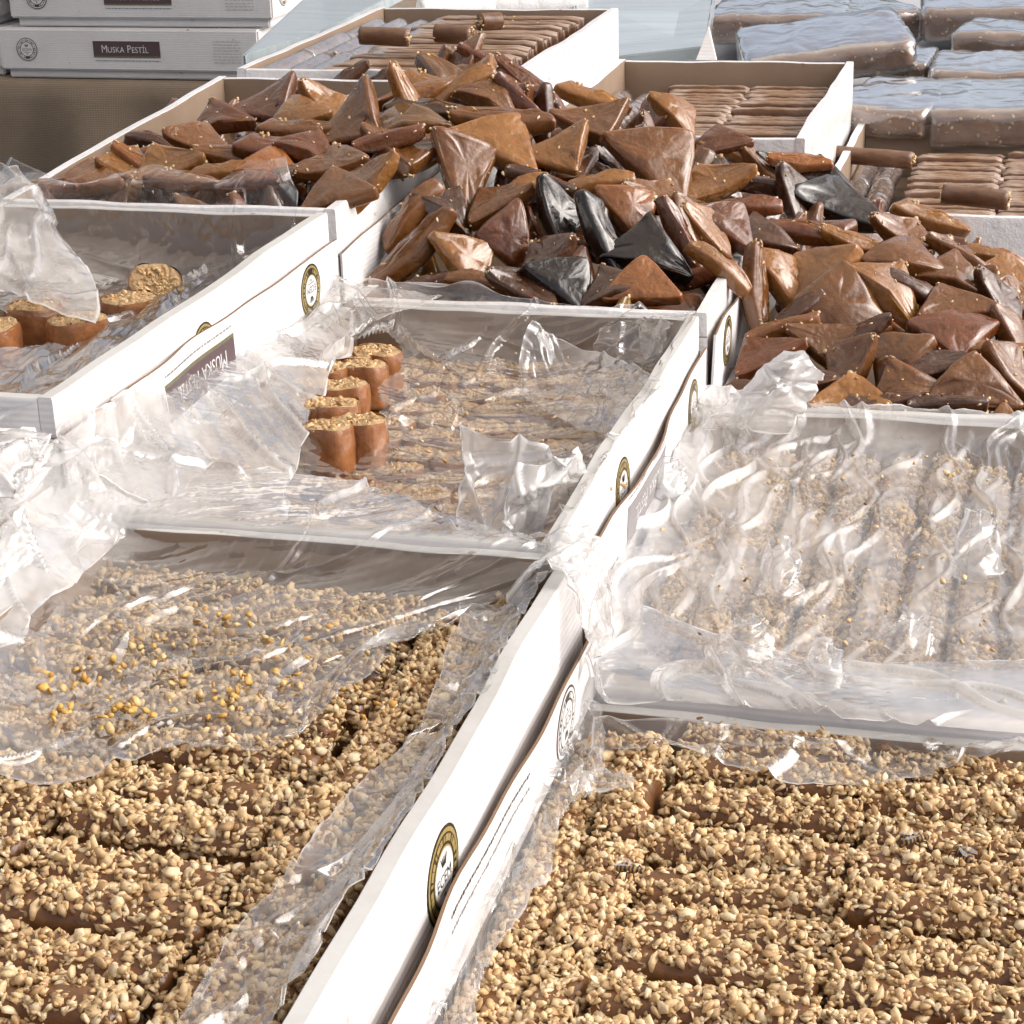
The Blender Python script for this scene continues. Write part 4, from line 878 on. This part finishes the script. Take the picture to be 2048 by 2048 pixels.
film('film_fold', [[np.array([x, y, z]) for x, z in ((-.4505, zt_), (-.449, zt_ - .02), (-.446, zt_ - .04), (-.440, .953), (-.425, .945))] for y, zt_ in ((.60, .985), (.70, .995), (.78, 1.0), (.86, 1.0), (.94, .985))], 200, 100, .003, 48, MILKY, 12, o, milk=lambda a, b: 2.2 + 0 * a, pleats=14, ph=.006)
# silvery sheet over the right-hand tray
t = T['R2']; U = [-.02, .04, .12, .3, .5, .7, .88, .97]
n3 = net(t, U, [(-.012, [.7, .6, .5, .4, .3, .3, .3, .4]), (.03, [1.0, .8, .5, .2, .0, .0, .0, .2]), (.10, [1.0, .8, .2, -.5, -.7, -.6, -.5, .0]), (.25, [.7, .4, -.1, -.6, -.8, -.7, -.6, -.1]), (.45, [.5, .1, -.2, -.6, -.7, -.7, -.6, -.1]), (.65, [.5, .2, -.2, -.7, -.8, -.7, -.6, -.1]), (.85, [.8, .6, -.1, -.7, -.8, -.7, -.6, -.1]), (.95, [1.2, 1.0, .2, -.4, -.5, -.5, -.4, .0]), (.985, [1.2, 1.2, .8, .3, .3, .3, .3, .3]), (1.004, [1.5, 1.5, 1.0, .6, .5, .5, .5, .5])])
o = film('plastic_liner', n3, 400, 340, .0036, 52, m_film('silvery_film', .46, .75, rough=.2), 13, gain=.62, pdir=0.0, ridge=.0026, aniso=.38, milk=lambda a, b: .75 + 1.9 * ss(.30, .04, b) + 1.2 * ss(.16, .03, a) * ss(.8, .2, b) + .5 * ss(.9, .98, a), pleats=80, ph=.0055); tag(o, 'silvery heavily crumpled film hiding the nut bars below', 'plastic film', 'clear liners'); FL['R2'] = o
b0, b1 = P(1400, 860, ZR + .010), P(1580, 870, ZR + .002)
flap(o, [[b0, (b0 + b1) / 2 + np.array([0, -.01, .004]), b1], [PY(1470, 790, b0[1] + .004), PY(1540, 790, b0[1] - .006), PY(1620, 800, b1[1])], [PY(1560, 725, b0[1] + .004), PY(1600, 710, b0[1]), PY(1652, 745, b1[1])]], 60, 50, .0035, 55, MILKY)
for (px, py, w_, h_, sd_) in ((1650, 1385, 70, 95, 61), (1500, 1310, 120, 80, 62), (1820, 1300, 120, 60, 63), (1560, 1190, 90, 110, 64), (1960, 1150, 80, 140, 65), (1330, 1010, 120, 90, 66)):
    b0, b1 = P(px - w_ / 2, py, ZR - .005), P(px + w_ / 2, py, ZR - .005)
    flap(o, [[b0, (b0 + b1) / 2 + np.array([0, -.008, 0]), b1], [PY(px - w_ * .35, py - h_ * .5, b0[1] + .01), PY(px, py - h_ * .55, b0[1] - .002), PY(px + w_ * .3, py - h_ * .5, b1[1] + .01)], [PY(px - w_ * .12, py - h_ * .95, b0[1] + .02), PY(px, py - h_, b0[1] + .014), PY(px + w_ * .1, py - h_ * .95, b1[1] + .02)]], 30, 30, .0025, sd_)
b0, b1 = P(1195, 1375, ZR + .003), P(2070, 1440, ZR + .003)   # hem pulled over the near rim
flap(o, [[P(1215, 1180, ZR + .004), P(1420, 1260, ZR + .000), P(1700, 1330, ZR - .003), P(2070, 1310, ZR - .003)], [P(1190, 1290, ZR + .008), P(1430, 1330, ZR + .006), P(1700, 1372, ZR + .003), P(2070, 1390, ZR + .003)], [P(1185, 1365, ZR + .008), P(1430, 1385, ZR + .008), P(1700, 1412, ZR + .006), P(2070, 1440, ZR + .006)], [P(1200, 1395, ZR + .004), P(1450, 1412, ZR + .005), P(1700, 1436, ZR + .004), P(2070, 1470, ZR + .004)]], 110, 260, .0022, 57, MILKY, 10)
# open nut tray: film against the far wall and down the left side
t = T['R1']
o = film('plastic_liner', [[P(1190, 1440, ZR + .002), P(1400, 1452, ZR + .002), P(1620, 1470, ZR + .002), P(1820, 1485, ZR + .002), P(2060, 1480, ZR + .004)], [P(1180, 1480, ZR - .004), P(1400, 1490, ZR - .006), P(1620, 1520, ZR - .006), P(1820, 1520, ZR - .006), P(2060, 1500, ZR - .001)], [P(1170, 1500, ZR - .006), P(1400, 1508, ZR - .008), P(1600, 1565, ZR - .008), P(1820, 1555, ZR - .008), P(2000, 1490, ZR + .004)]], 50, 150, .0028, 71, FILM, 14); tag(o, 'clear film hanging from the far rim over open nut bars', 'plastic film', 'clear liners')
rows = []
for (ax, ay, bx, by) in ((1195, 1400, 1215, 1470), (1160, 1470, 1200, 1560), (1090, 1590, 1140, 1620), (1040, 1690, 1090, 1740), (985, 1800, 1030, 1830), (930, 1910, 975, 1950), (870, 2040, 930, 2070), (840, 2110, 900, 2130)):
    a = P(ax, ay, ZR - .006); b = P(bx, by, ZR - .006)
    rows.append([a + np.array([-.004, 0, .002]), a + np.array([.002, 0, -.001]), a * .5 + b * .5 + np.array([0, 0, -.001]), b])
film('film_fold', rows, 300, 60, .0042, 73, FILM, 20, o, milk=lambda a, b: 1.5 + 0 * a, pleats=26, ph=.005)
flap(o, [[P(1120, 1560, ZR), P(1150, 1600, ZR - .004)], [P(1170, 1545, ZR - .002), P(1200, 1590, ZR - .004)], [P(1250, 1560, ZR - .004), P(1270, 1590, ZR - .004)]], 40, 24, .003, 75, None, 24)
# roll-slice tray on the upper step
t = T['L2']
n4 = [[t.pt(u, .62, wv) for u, wv in ((.02, -3.2), (.25, -3.0), (.5, -3.6), (.75, -4.2), (.93, -3.5))], [t.pt(u, .8, wv) for u, wv in ((.02, -3.0), (.25, -3.2), (.5, -4.0), (.75, -4.4), (.93, -3.0))], [t.pt(u, .94, wv) for u, wv in ((.02, -1.5), (.25, -2.2), (.5, -2.8), (.75, -3.0), (.93, -1.5))],
      [t.pt(u, .97, wv) for u, wv in ((.02, .2), (.25, .3), (.5, .2), (.75, .3), (.93, .0))], [t.pt(u, .965, wv) for u, wv in ((.02, 1.6), (.25, 1.6), (.5, 2.2), (.75, 1.8), (.93, 2.6))], [t.pt(u, .98, wv) for u, wv in ((.06, 3.2), (.27, 1.6), (.5, 3.0), (.72, 2.2), (.90, 3.9))]]
o = film('plastic_liner', n4, 200, 220, .0036, 81, FILMC, 10); tag(o, 'clear film standing up between thick roll slices and the triangles', 'plastic film', 'clear liners'); FL['L2'] = o
flap(o, [[P(-40, 560, ZL - .01), P(60, 600, ZL - .02), P(190, 650, ZL - .03)], [P(-40, 440, ZL + .01), P(50, 480, ZL - .0), P(190, 560, ZL - .02)], [PY(-30, 340, 1.20), PY(40, 330, 1.2), PY(75, 420, 1.2)]], 60, 50, .005, 83, MILKY, 12)
flap(o, [[P(-60, 860, ZL - .002), P(60, 815, ZL - .004), P(330, 650, ZL - .006), P(480, 560, ZL - .006)], [P(-60, 760, ZL - .02), P(60, 740, ZL - .03), P(320, 600, ZL - .03), P(520, 480, ZL - .03)], [P(-60, 700, ZL - .03), P(70, 690, ZL - .036), P(210, 680, ZL - .045), P(480, 500, ZL - .04)]], 60, 110, .0045, 85, FILM, 14)
flap(o, [[P(-60, 560, ZL - .03), P(60, 560, ZL - .03), P(200, 575, ZL - .04)], [P(-60, 520, ZL - .025), P(60, 520, ZL - .03), P(230, 560, ZL - .04)]], 40, 60, .004, 87, FILM, 14)
o = film('plastic_liner', [[P(-60, 870, ZL + .002), P(30, 880, ZL + .002), P(72, 885, ZL - .003)], [P(-60, 930, ZL + .001), P(30, 930, ZL + .002), P(76, 920, ZL - .008)], [P(-60, 1010, ZL - .004), P(20, 1000, ZL - .012), P(55, 985, ZL - .020)]], 40, 40, .003, 91, MILKY, 18); tag(o, 'crumpled milky film over the tray corner below the roll slices', 'plastic film', 'clear liners')

# ------------------------------------------------------------------ loose crumbs, bees
def crumbs(name, label, pts, size, seed, cols=NUTC, probs=NUTP, kind='stuff'):
    r = np.random.RandomState(seed); pts = np.array(pts); o0 = pts.mean(0)
    v, f, c = bits(pts - o0, None, size, r, cols, probs); o = mk(name, v, f, NUT, None, False, None, c); o.location = tuple(o0); tag(o, label, 'crumbs', None, kind); return o
r_ = random.Random(4); pts = []
clus = [(290, 1240), (380, 1275), (420, 1220), (330, 1330), (360, 1350), (170, 1365), (110, 1430), (220, 1440), (430, 1260), (540, 1270), (80, 1290), (30, 1320), (500, 1340), (260, 1420), (210, 1400), (450, 1390), (40, 1260), (150, 1270), (230, 1230), (480, 1240), (600, 1300), (650, 1240), (310, 1290), (560, 1360), (90, 1350)]
for (cx, cy) in clus:
    for i in range(r_.randint(2, 9)): pts.append(P(cx + r_.gauss(0, 16), cy + r_.gauss(0, 12), ZM - .0135 + r_.uniform(0, .002)))
for i in range(60): pts.append(P(r_.uniform(120, 800), r_.uniform(1230, 1440), ZM - .0135))
crumbs('nut_crumbs', 'golden nut crumbs scattered on the film of half-covered bars', pts, .0018, 5, np.array([(.66, .40, .10), (.62, .34, .07), (.66, .48, .23), (.5, .29, .09)]), np.array([.3, .25, .3, .15]))
pts = [P(r_.uniform(780, 1250), r_.uniform(700, 1000), ZM - .020) for i in range(60)] + [P(r_.uniform(1300, 2000), r_.uniform(900, 1300), ZR + .0) for i in range(70)] + [P(x, y, ZR + .001) for x, y in ((1335, 1035), (1325, 1058), (1230, 890))]
crumbs('nut_crumbs', 'stray nut crumbs on the crumpled films', pts, .0014, 6)
pts = [P(px + r_.gauss(0, 10), py + r_.gauss(0, 10), 1.028) for px, py in ((905, 70), (1020, 40), (700, 105), (1080, 60)) for i in range(8)]
crumbs('nut_crumbs', 'pale crumbs on the plain bars beside the printed boxes', pts, .0018, 7)

def m_bee():
    m, t, b = mat('bee_body'); tc = N(t, 'ShaderNodeTexCoord'); wv = N(t, 'ShaderNodeTexWave'); wv.bands_direction = 'X'; wv.inputs['Scale'].default_value = 190; wv.inputs['Distortion'].default_value = .6
    lk(t, tc.outputs['Object'], wv.inputs[0]); r = ramp(t, wv.outputs['Fac'], [(.4, (.025, .016, .01)), (.65, (.30, .17, .06))]); lk(t, r.outputs[0], b.inputs['Base Color']); b.inputs['Roughness'].default_value = .6
    n = noise(t, 900, 2); bump(t, b, n.outputs[0], .8, .0006); return m
BEE = m_bee(); BEEL = m_flat('bee_leg', (.02, .014, .01), .5); WING = m_film('bee_wing', .15)
def bee(px, py, z, rz, label):
    p = P(px, py, z); e = empty('bee', p, (0, 0, rz)); tag(e, label, 'bee', 'bees on the nut bars')
    prof = [(-.0066, .0003), (-.0060, .0012), (-.0045, .0020), (-.0028, .0021), (-.0012, .0014), (-.0006, .0010), (.0004, .0018), (.0018, .0020), (.0030, .0014), (.0034, .0008), (.0040, .0013), (.0050, .0013), (.0057, .0005)]
    V = []; nc = 12
    for (x, r) in prof:
        for j in range(nc): V.append((x, r * math.cos(j * 6.283 / nc), .0030 + r * .92 * math.sin(j * 6.283 / nc) - (.0006 if x < -.003 else 0)))
    mk('body', V, [tuple(q) for q in grid_faces(len(prof), nc, wrap=True)] + [tuple(range(nc))[::-1], tuple(range((len(prof) - 1) * nc, len(prof) * nc))], BEE, e, True)
    for s in (-1, 1):
        pts = [(.0018, s * .0008, .0050), (-.0010, s * .0026, .0056), (-.0050, s * .0034, .0054), (-.0066, s * .0024, .0052), (-.0040, s * .0008, .0051)]
        mk('wing', pts + [(a, b, c - .00012) for a, b, c in pts], [(0, 1, 2, 3, 4), (9, 8, 7, 6, 5)] + [(i, i + 5, (i + 1) % 5 + 5, (i + 1) % 5) for i in range(5)], WING, e)
        for k in range(3):
            x = .0022 - k * .0016; L = [(x, s * .0014, .0022), (x - .0006 + (1 - k) * .0012, s * .0036, .0030), (x - .001 + (1 - k) * .0024, s * .0044, .0)]; V = []; 
            for (a, b, c) in L: V += [(a - .00022, b, c - .00022), (a + .00022, b, c - .00022), (a + .00022, b, c + .00022), (a - .00022, b, c + .00022)]
            mk('leg', V, [tuple(q) for q in grid_faces(3, 4, wrap=True)] + [(0, 1, 2, 3), (11, 10, 9, 8)], BEEL, e)
bee(1260, 1750, ZR - .0068, -.15, 'striped bee on a lengthwise nut bar'); bee(1832, 1690, ZR - .0068, .5, 'striped bee feeding on crosswise nut bars'); bee(1925, 1718, ZR - .0075, 2.2, 'smaller dark bee among the nuts')

# ------------------------------------------------------------------ film-wrapped packs behind
def pack(a, b, depth, th, label, seed, roll=0.0):
    """a, b = ends of the front top edge (world); block of pressed fruit leather inside a crinkled film"""
    a, b = np.array(a), np.array(b); ux = b - a; wd = np.linalg.norm(ux); rz = math.atan2(ux[1], ux[0]); ry = -math.atan2(ux[2], math.hypot(ux[0], ux[1]))
    th *= .82; e = empty('wrapped_pack', (a + b) / 2, (roll, ry, rz)); tag(e, label, 'wrapped sweets', 'film-wrapped packs')
    def blk(name, o, m, amp, f0, nn):
        V = []; nx, nc = 26, 40
        for i in range(nx):
            tt = -1 + 2 * i / (nx - 1); ee = 1 if abs(tt) < .94 else .86 + .14 * math.sqrt(max(0, 1 - ((abs(tt) - .94) / .06) ** 2))
            for j in range(nc):
                q = 2 * math.pi * j / nc; c, s = math.cos(q), math.sin(q); k = 1 / (abs(c) ** 7 + abs(s) ** 7) ** (1 / 7)
                V.append((tt * (wd / 2 + o), depth / 2 + c * k * (depth / 2 + o) * ee, -th / 2 + s * k * (th / 2 + o) * ee))
        V = np.array(V); d = tri_noise(V[:, 0] + V[:, 2] * .4, V[:, 1] + V[:, 2] * .7, seed, f0, 7, .8) * amp; V[:, 2] += d; V[:, 1] += d * .6
        return mk(name, V, [tuple(q) for q in grid_faces(nx, nc, wrap=True)] + [tuple(range(nc))[::-1], tuple(range((nx - 1) * nc, nx * nc))], m, e, True)
    blk('block', 0, LEATHER, .0015, 20, 1); blk('film_wrap', .0036, PACKF, .0034, 16, 2)
    r = np.random.RandomState(seed); k = 60; q = np.column_stack([r.uniform(-.5, .5, k) * wd, np.where(r.rand(k) < .6, -.0005, r.uniform(0, depth, k)), r.uniform(-th * .9, -.002, k)])
    q[:, 2] = np.where(q[:, 1] > 0, -.0002, q[:, 2]); v, f, c = bits(q, None, .0019, r); tag(mk('nut_pieces', v, f, NUT, e, False, None, c), kind='stuff')
ZB = .935
pack(P(1640, 214, ZB), P(1846, 226, ZB), .20, .034, 'blue-shining wrapped pack behind the near right bars, narrower one', 1)
pack(P(1862, 224, ZB), P(2130, 226, ZB), .20, .045, 'blue-shining wrapped pack behind the near right bars, wide one', 2)
pack(P(1865, 147, ZB + .002), P(2130, 150, ZB + .002), .16, .028, 'whitish wrapped pack between the blue-shining and the rounded pack', 3)
pack(P(1745, 128, ZB - .004), P(1850, 130, ZB - .004), .13, .04, 'small wrapped pack tucked beside the tilted pack', 4)
pack(P(1500, 128, ZB + .004), P(1828, 84, ZB + .024), .17, .04, 'long wrapped pack lying tilted over its neighbours', 5, .10)
pack(P(1905, 66, ZB + .012), P(2130, 74, ZB + .012), .12, .05, 'rounded wrapped pack with pale nuts along its front', 6)
pack(P(1420, 32, ZB + .012), P(1686, 32, ZB + .012), .20, .045, 'wrapped pack with a plain golden brown front side', 7)
pack(P(1700, 30, ZB + .010), P(1845, 20, ZB + .010), .2, .05, 'wrapped pack with pale nuts showing on top', 8)
pack(P(1850, 20, ZB + .016), P(2130, 18, ZB + .016), .2, .05, 'wrapped pack in the last row with nut specks', 9)
RT = empty('rear_table', (-.1, 2.7, 0)); tag(RT, 'rear table under the film-wrapped packs', 'table')
slab('table_top', -.85, 1.0, -.58, 1.6, .86, .885, m_card('grey_cloth', (.42, .43, .45), (.36, .37, .39), False), RT, .003)
for x in (-.8, .95):
    for y in (-.5, 1.5): slab('leg', x - .03, x + .03, y - .03, y + .03, 0, .8595, WOOD, RT, .003)

# ------------------------------------------------------------------ clear box lids and rolls behind the far trays
def m_panel():
    m, t, b = mat('sky_tinted_clear_plastic'); n = noise(t, 14, 5, .6, stretch=(.3, 3, 1))
    r = ramp(t, n.outputs[0], [(.3, (.42, .50, .53)), (.7, (.62, .69, .71))]); lk(t, r.outputs[0], b.inputs['Base Color']); b.inputs['Roughness'].default_value = .16; b.inputs['Transmission Weight'].default_value = .25  # pale blue base colour paints in the sky's reflection
    b.inputs['Coat Weight'].default_value = .6; bump(t, b, n.outputs[0], .25, .004); return m
PANEL = m_panel()
def panel(pts, label, rim=.012, th=.003):
    """shallow rigid plastic lid: a top sheet with a turned-down rim; pts = four corners in order"""
    pts = [np.array(p) for p in pts]; c = sum(pts) / 4; n = np.cross(pts[1] - pts[0], pts[3] - pts[0]); n /= np.linalg.norm(n)
    if n[2] < 0: n = -n
    e = empty('clear_box_lid', c); tag(e, label, 'plastic lid', 'clear plastic lids')
    top = [p - c for p in pts]; V = top + [p - n * th for p in top]
    mk('top_sheet', V, [(0, 1, 2, 3), (7, 6, 5, 4)] + [(i, i + 4, (i + 1) % 4 + 4, (i + 1) % 4) for i in range(4)], PANEL, e)
    for i in range(4):
        a, b = top[i], top[(i + 1) % 4]; inw = -(a + b) / 2; inw /= np.linalg.norm(inw)
        V = [a - n * .0005, b - n * .0005, b - n * rim, a - n * rim]; V = [v - inw * .0012 for v in V]; V += [v - inw * .002 for v in V]
        mk('rim', V, [(0, 1, 2, 3), (7, 6, 5, 4)] + [(k, k + 4, (k + 1) % 4 + 4, (k + 1) % 4) for k in range(4)], PANEL, e)
panel([PY(1165, 120, 2.12), PY(1408, 92, 2.14), PY(1424, -10, 2.40), PY(1150, -10, 2.40)], 'clear lid painted with a blue sky reflection, leaning behind the bars next to the packs')
panel([P(492, 108, 1.02), P(640, 62, 1.02), P(820, -30, 1.02), P(640, -30, 1.02)], 'clear lid painted with a blue sky reflection, between printed boxes and bars')
e = empty('price_card', PY(1418, 118, 2.10)); tag(e, 'small folded white card standing before the sky-tinted lid', 'card'); c0 = np.array(e.location)
a, b, c_, d_ = PY(1392, 120, 2.10), PY(1432, 120, 2.10), PY(1417, 55, 2.12), PY(1410, 120, 2.16)
mk('front_leaf', [v - c0 for v in (a, b, c_)] + [v - c0 + np.array([0, .001, 0]) for v in (a, b, c_)], [(0, 1, 2), (5, 4, 3), (0, 3, 4, 1), (1, 4, 5, 2), (2, 5, 3, 0)], WHITE, e)
mk('back_leaf', [v - c0 for v in (b, d_, c_)] + [v - c0 + np.array([.001, .001, 0]) for v in (b, d_, c_)], [(0, 1, 2), (5, 4, 3), (0, 3, 4, 1), (1, 4, 5, 2), (2, 5, 3, 0)], WHITE, e)
for i, (px, py, L) in enumerate(((940, 22, .14), (1010, 12, .18), (1060, 16, .12))):
    V, f = rbox(L, .034, .034, 610 + i, 30, 18, wob=.002); a = np.arctan2(V[:, 2] - .017, V[:, 1]); V[:, 1] = np.cos(a) * .017; V[:, 2] = .017 + np.sin(a) * .017
    V[:, 2] += .0015 * tri_noise(V[:, 0], V[:, 1], i, 40, 4); e = empty('wrapped_roll', P(px, py, 1.0) + np.array([0, .03, -.02]), (0, 0, .55 - .1 * i))
    mk('roll', V, f, WRAPW, e, True); tag(e, 'fat white film-wrapped roll behind the bars beside the printed boxes', 'sweet', 'fat white rolls')

# ------------------------------------------------------------------ printed boxes on a burlap-covered table
def m_burlap():
    m, t, b = mat('burlap'); tc = N(t, 'ShaderNodeTexCoord'); n = noise(t, 6, 5, .6)
    w1 = N(t, 'ShaderNodeTexWave'); w1.bands_direction = 'X'; w1.inputs['Scale'].default_value = 130; w1.inputs['Distortion'].default_value = 1.5; lk(t, tc.outputs['Object'], w1.inputs[0])
    w2 = N(t, 'ShaderNodeTexWave'); w2.bands_direction = 'Z'; w2.inputs['Scale'].default_value = 130; w2.inputs['Distortion'].default_value = 1.5; lk(t, tc.outputs['Object'], w2.inputs[0])
    mm = N(t, 'ShaderNodeMath', operation='MAXIMUM'); lk(t, w1.outputs['Fac'], mm.inputs[0]); lk(t, w2.outputs['Fac'], mm.inputs[1])
    r = ramp(t, n.outputs[0], [(.3, (.21, .16, .115)), (.7, (.32, .25, .18))]); r2 = ramp(t, mm.outputs[0], [(.2, (.55, .55, .55)), (.8, (1, 1, 1))])
    mx = N(t, 'ShaderNodeMix', data_type='RGBA', blend_type='MULTIPLY'); mx.inputs[0].default_value = 1; lk(t, r.outputs[0], mx.inputs[6]); lk(t, r2.outputs[0], mx.inputs[7]); lk(t, mx.outputs[2], b.inputs['Base Color'])
    b.inputs['Roughness'].default_value = .95; bump(t, b, mm.outputs[0], .5, .0015); return m
BUR = m_burlap(); ZT = .85
A = P(20, 160, ZT); B = P(540, 168, ZT); rz = math.atan2(B[1] - A[1], B[0] - A[0]); ux = np.array([math.cos(rz), math.sin(rz), 0]); uy = np.array([-math.sin(rz), math.cos(rz), 0])
BT = empty('burlap_table', A - ux * .5 - np.array([0, 0, ZT]), (0, 0, rz)); tag(BT, 'table draped in brown burlap below the stacked printed boxes', 'table')
slab('table_top', -.4, 1.5, .02, .9, ZT - .03, ZT - .004, WOOD, BT, .002)
for x in (-.35, 1.45):
    for y in (.07, .85): slab('leg', x - .03, x + .03, y - .03, y + .03, 0, ZT - .0305, WOOD, BT, .002)
xs = np.linspace(-.42, 1.52, 150); prof = [(.92, ZT - .001), (.5, ZT - .001), (.06, ZT), (.012, ZT - .001), (.002, ZT - .008), (0, ZT - .03), (-.004, ZT - .06), (-.008, ZT - .09), (-.010, ZT - .128)]
V = [];
for x in xs:
    for (y, z) in prof:
        d = max(0, ZT - .008 - z) / .12; V.append((x, y - d * (.014 * math.sin(x * 23) + .010 * math.sin(x * 41 + 1) + .006), z + (d > .9) * .006 * math.sin(x * 9)))
mk('burlap_cloth', V, grid_faces(len(xs), len(prof)), BUR, BT, True)
cr = slab('shade_filler', -.6, .6, -.25, .25, -.2, .2, m_flat('shade_black', (.02, .02, .022), .6), None, .01)  # added black block in place of the shade below the table
cr.location = tuple(A + ux * .1 + uy * .45 + np.array([0, 0, -ZT + .202])); cr.rotation_euler = (0, 0, rz); tag(cr, 'added black crate in the shade under the burlap table', 'filler')
def printed_box(off, yo, z, dr, label, L=.405, D=.25, lh=.0595, bh=.012):
    e = empty('printed_box', A + ux * off + uy * yo + np.array([0, 0, z - ZT]), (0, 0, rz + dr)); tag(e, label, 'box', 'closed printed boxes in the stack')
    slab('base', .008, L - .008, .008, D - .008, 0, bh + .02, WHITE, e, .002)
    W = [WHITE, KRAFT, WHITE]
    lid = slab('lid', 0, L, 0, D, bh, bh + lh, WHITE, e, .0025)
    seal('seal_emblem', lid, (.045, -.0006, bh + lh * .5), XP, ZP, YN, r=.0165, pale=True); brand('printed_label', lid, (L * .5, -.0006, bh + lh * .52), XP, ZP, YN)
    p = Print(); rr2 = random.Random(2)
    for i in range(8):
        x = 0
        while x < .04: l = rr2.uniform(.002, .008); p.rect(x, i * .0042, min(x + l, .042), i * .0042 + .0014, TOPSHADE_INK, 0); x += l + .0015
    p.build('fine_print', lid, (L * .83, -.0006, bh + lh * .22), XP, ZP, YN)
    seal('seal_emblem', lid, (L + .0006, .045, bh + lh * .5), YP, ZP, XP, r=.0165, pale=True)
    return e
printed_box(-.018, .012, ZT + .001, 0, 'closed white printed box at the bottom of the stack on burlap')
printed_box(.004, .016, ZT + .074, .004, 'closed white printed box on top of another on burlap')
printed_box(-.01, .014, ZT + .147, -.004, 'closed white printed box topping the stack on burlap')
printed_box(-.425, .03, ZT + .001, .0, 'closed white printed box beside the stack, lower one')
printed_box(-.428, .026, ZT + .074, .006, 'closed white printed box beside the stack, upper one')
printed_box(-.422, .028, ZT + .147, .006, 'closed white printed box beside the stack, topmost one')

# prototypes that were never placed are dropped
for o in list(C.objects):
    if o.parent is None and o.type == 'EMPTY' and 'label' not in o:
        for ch in list(o.children): bpy.data.objects.remove(ch)
        bpy.data.objects.remove(o)
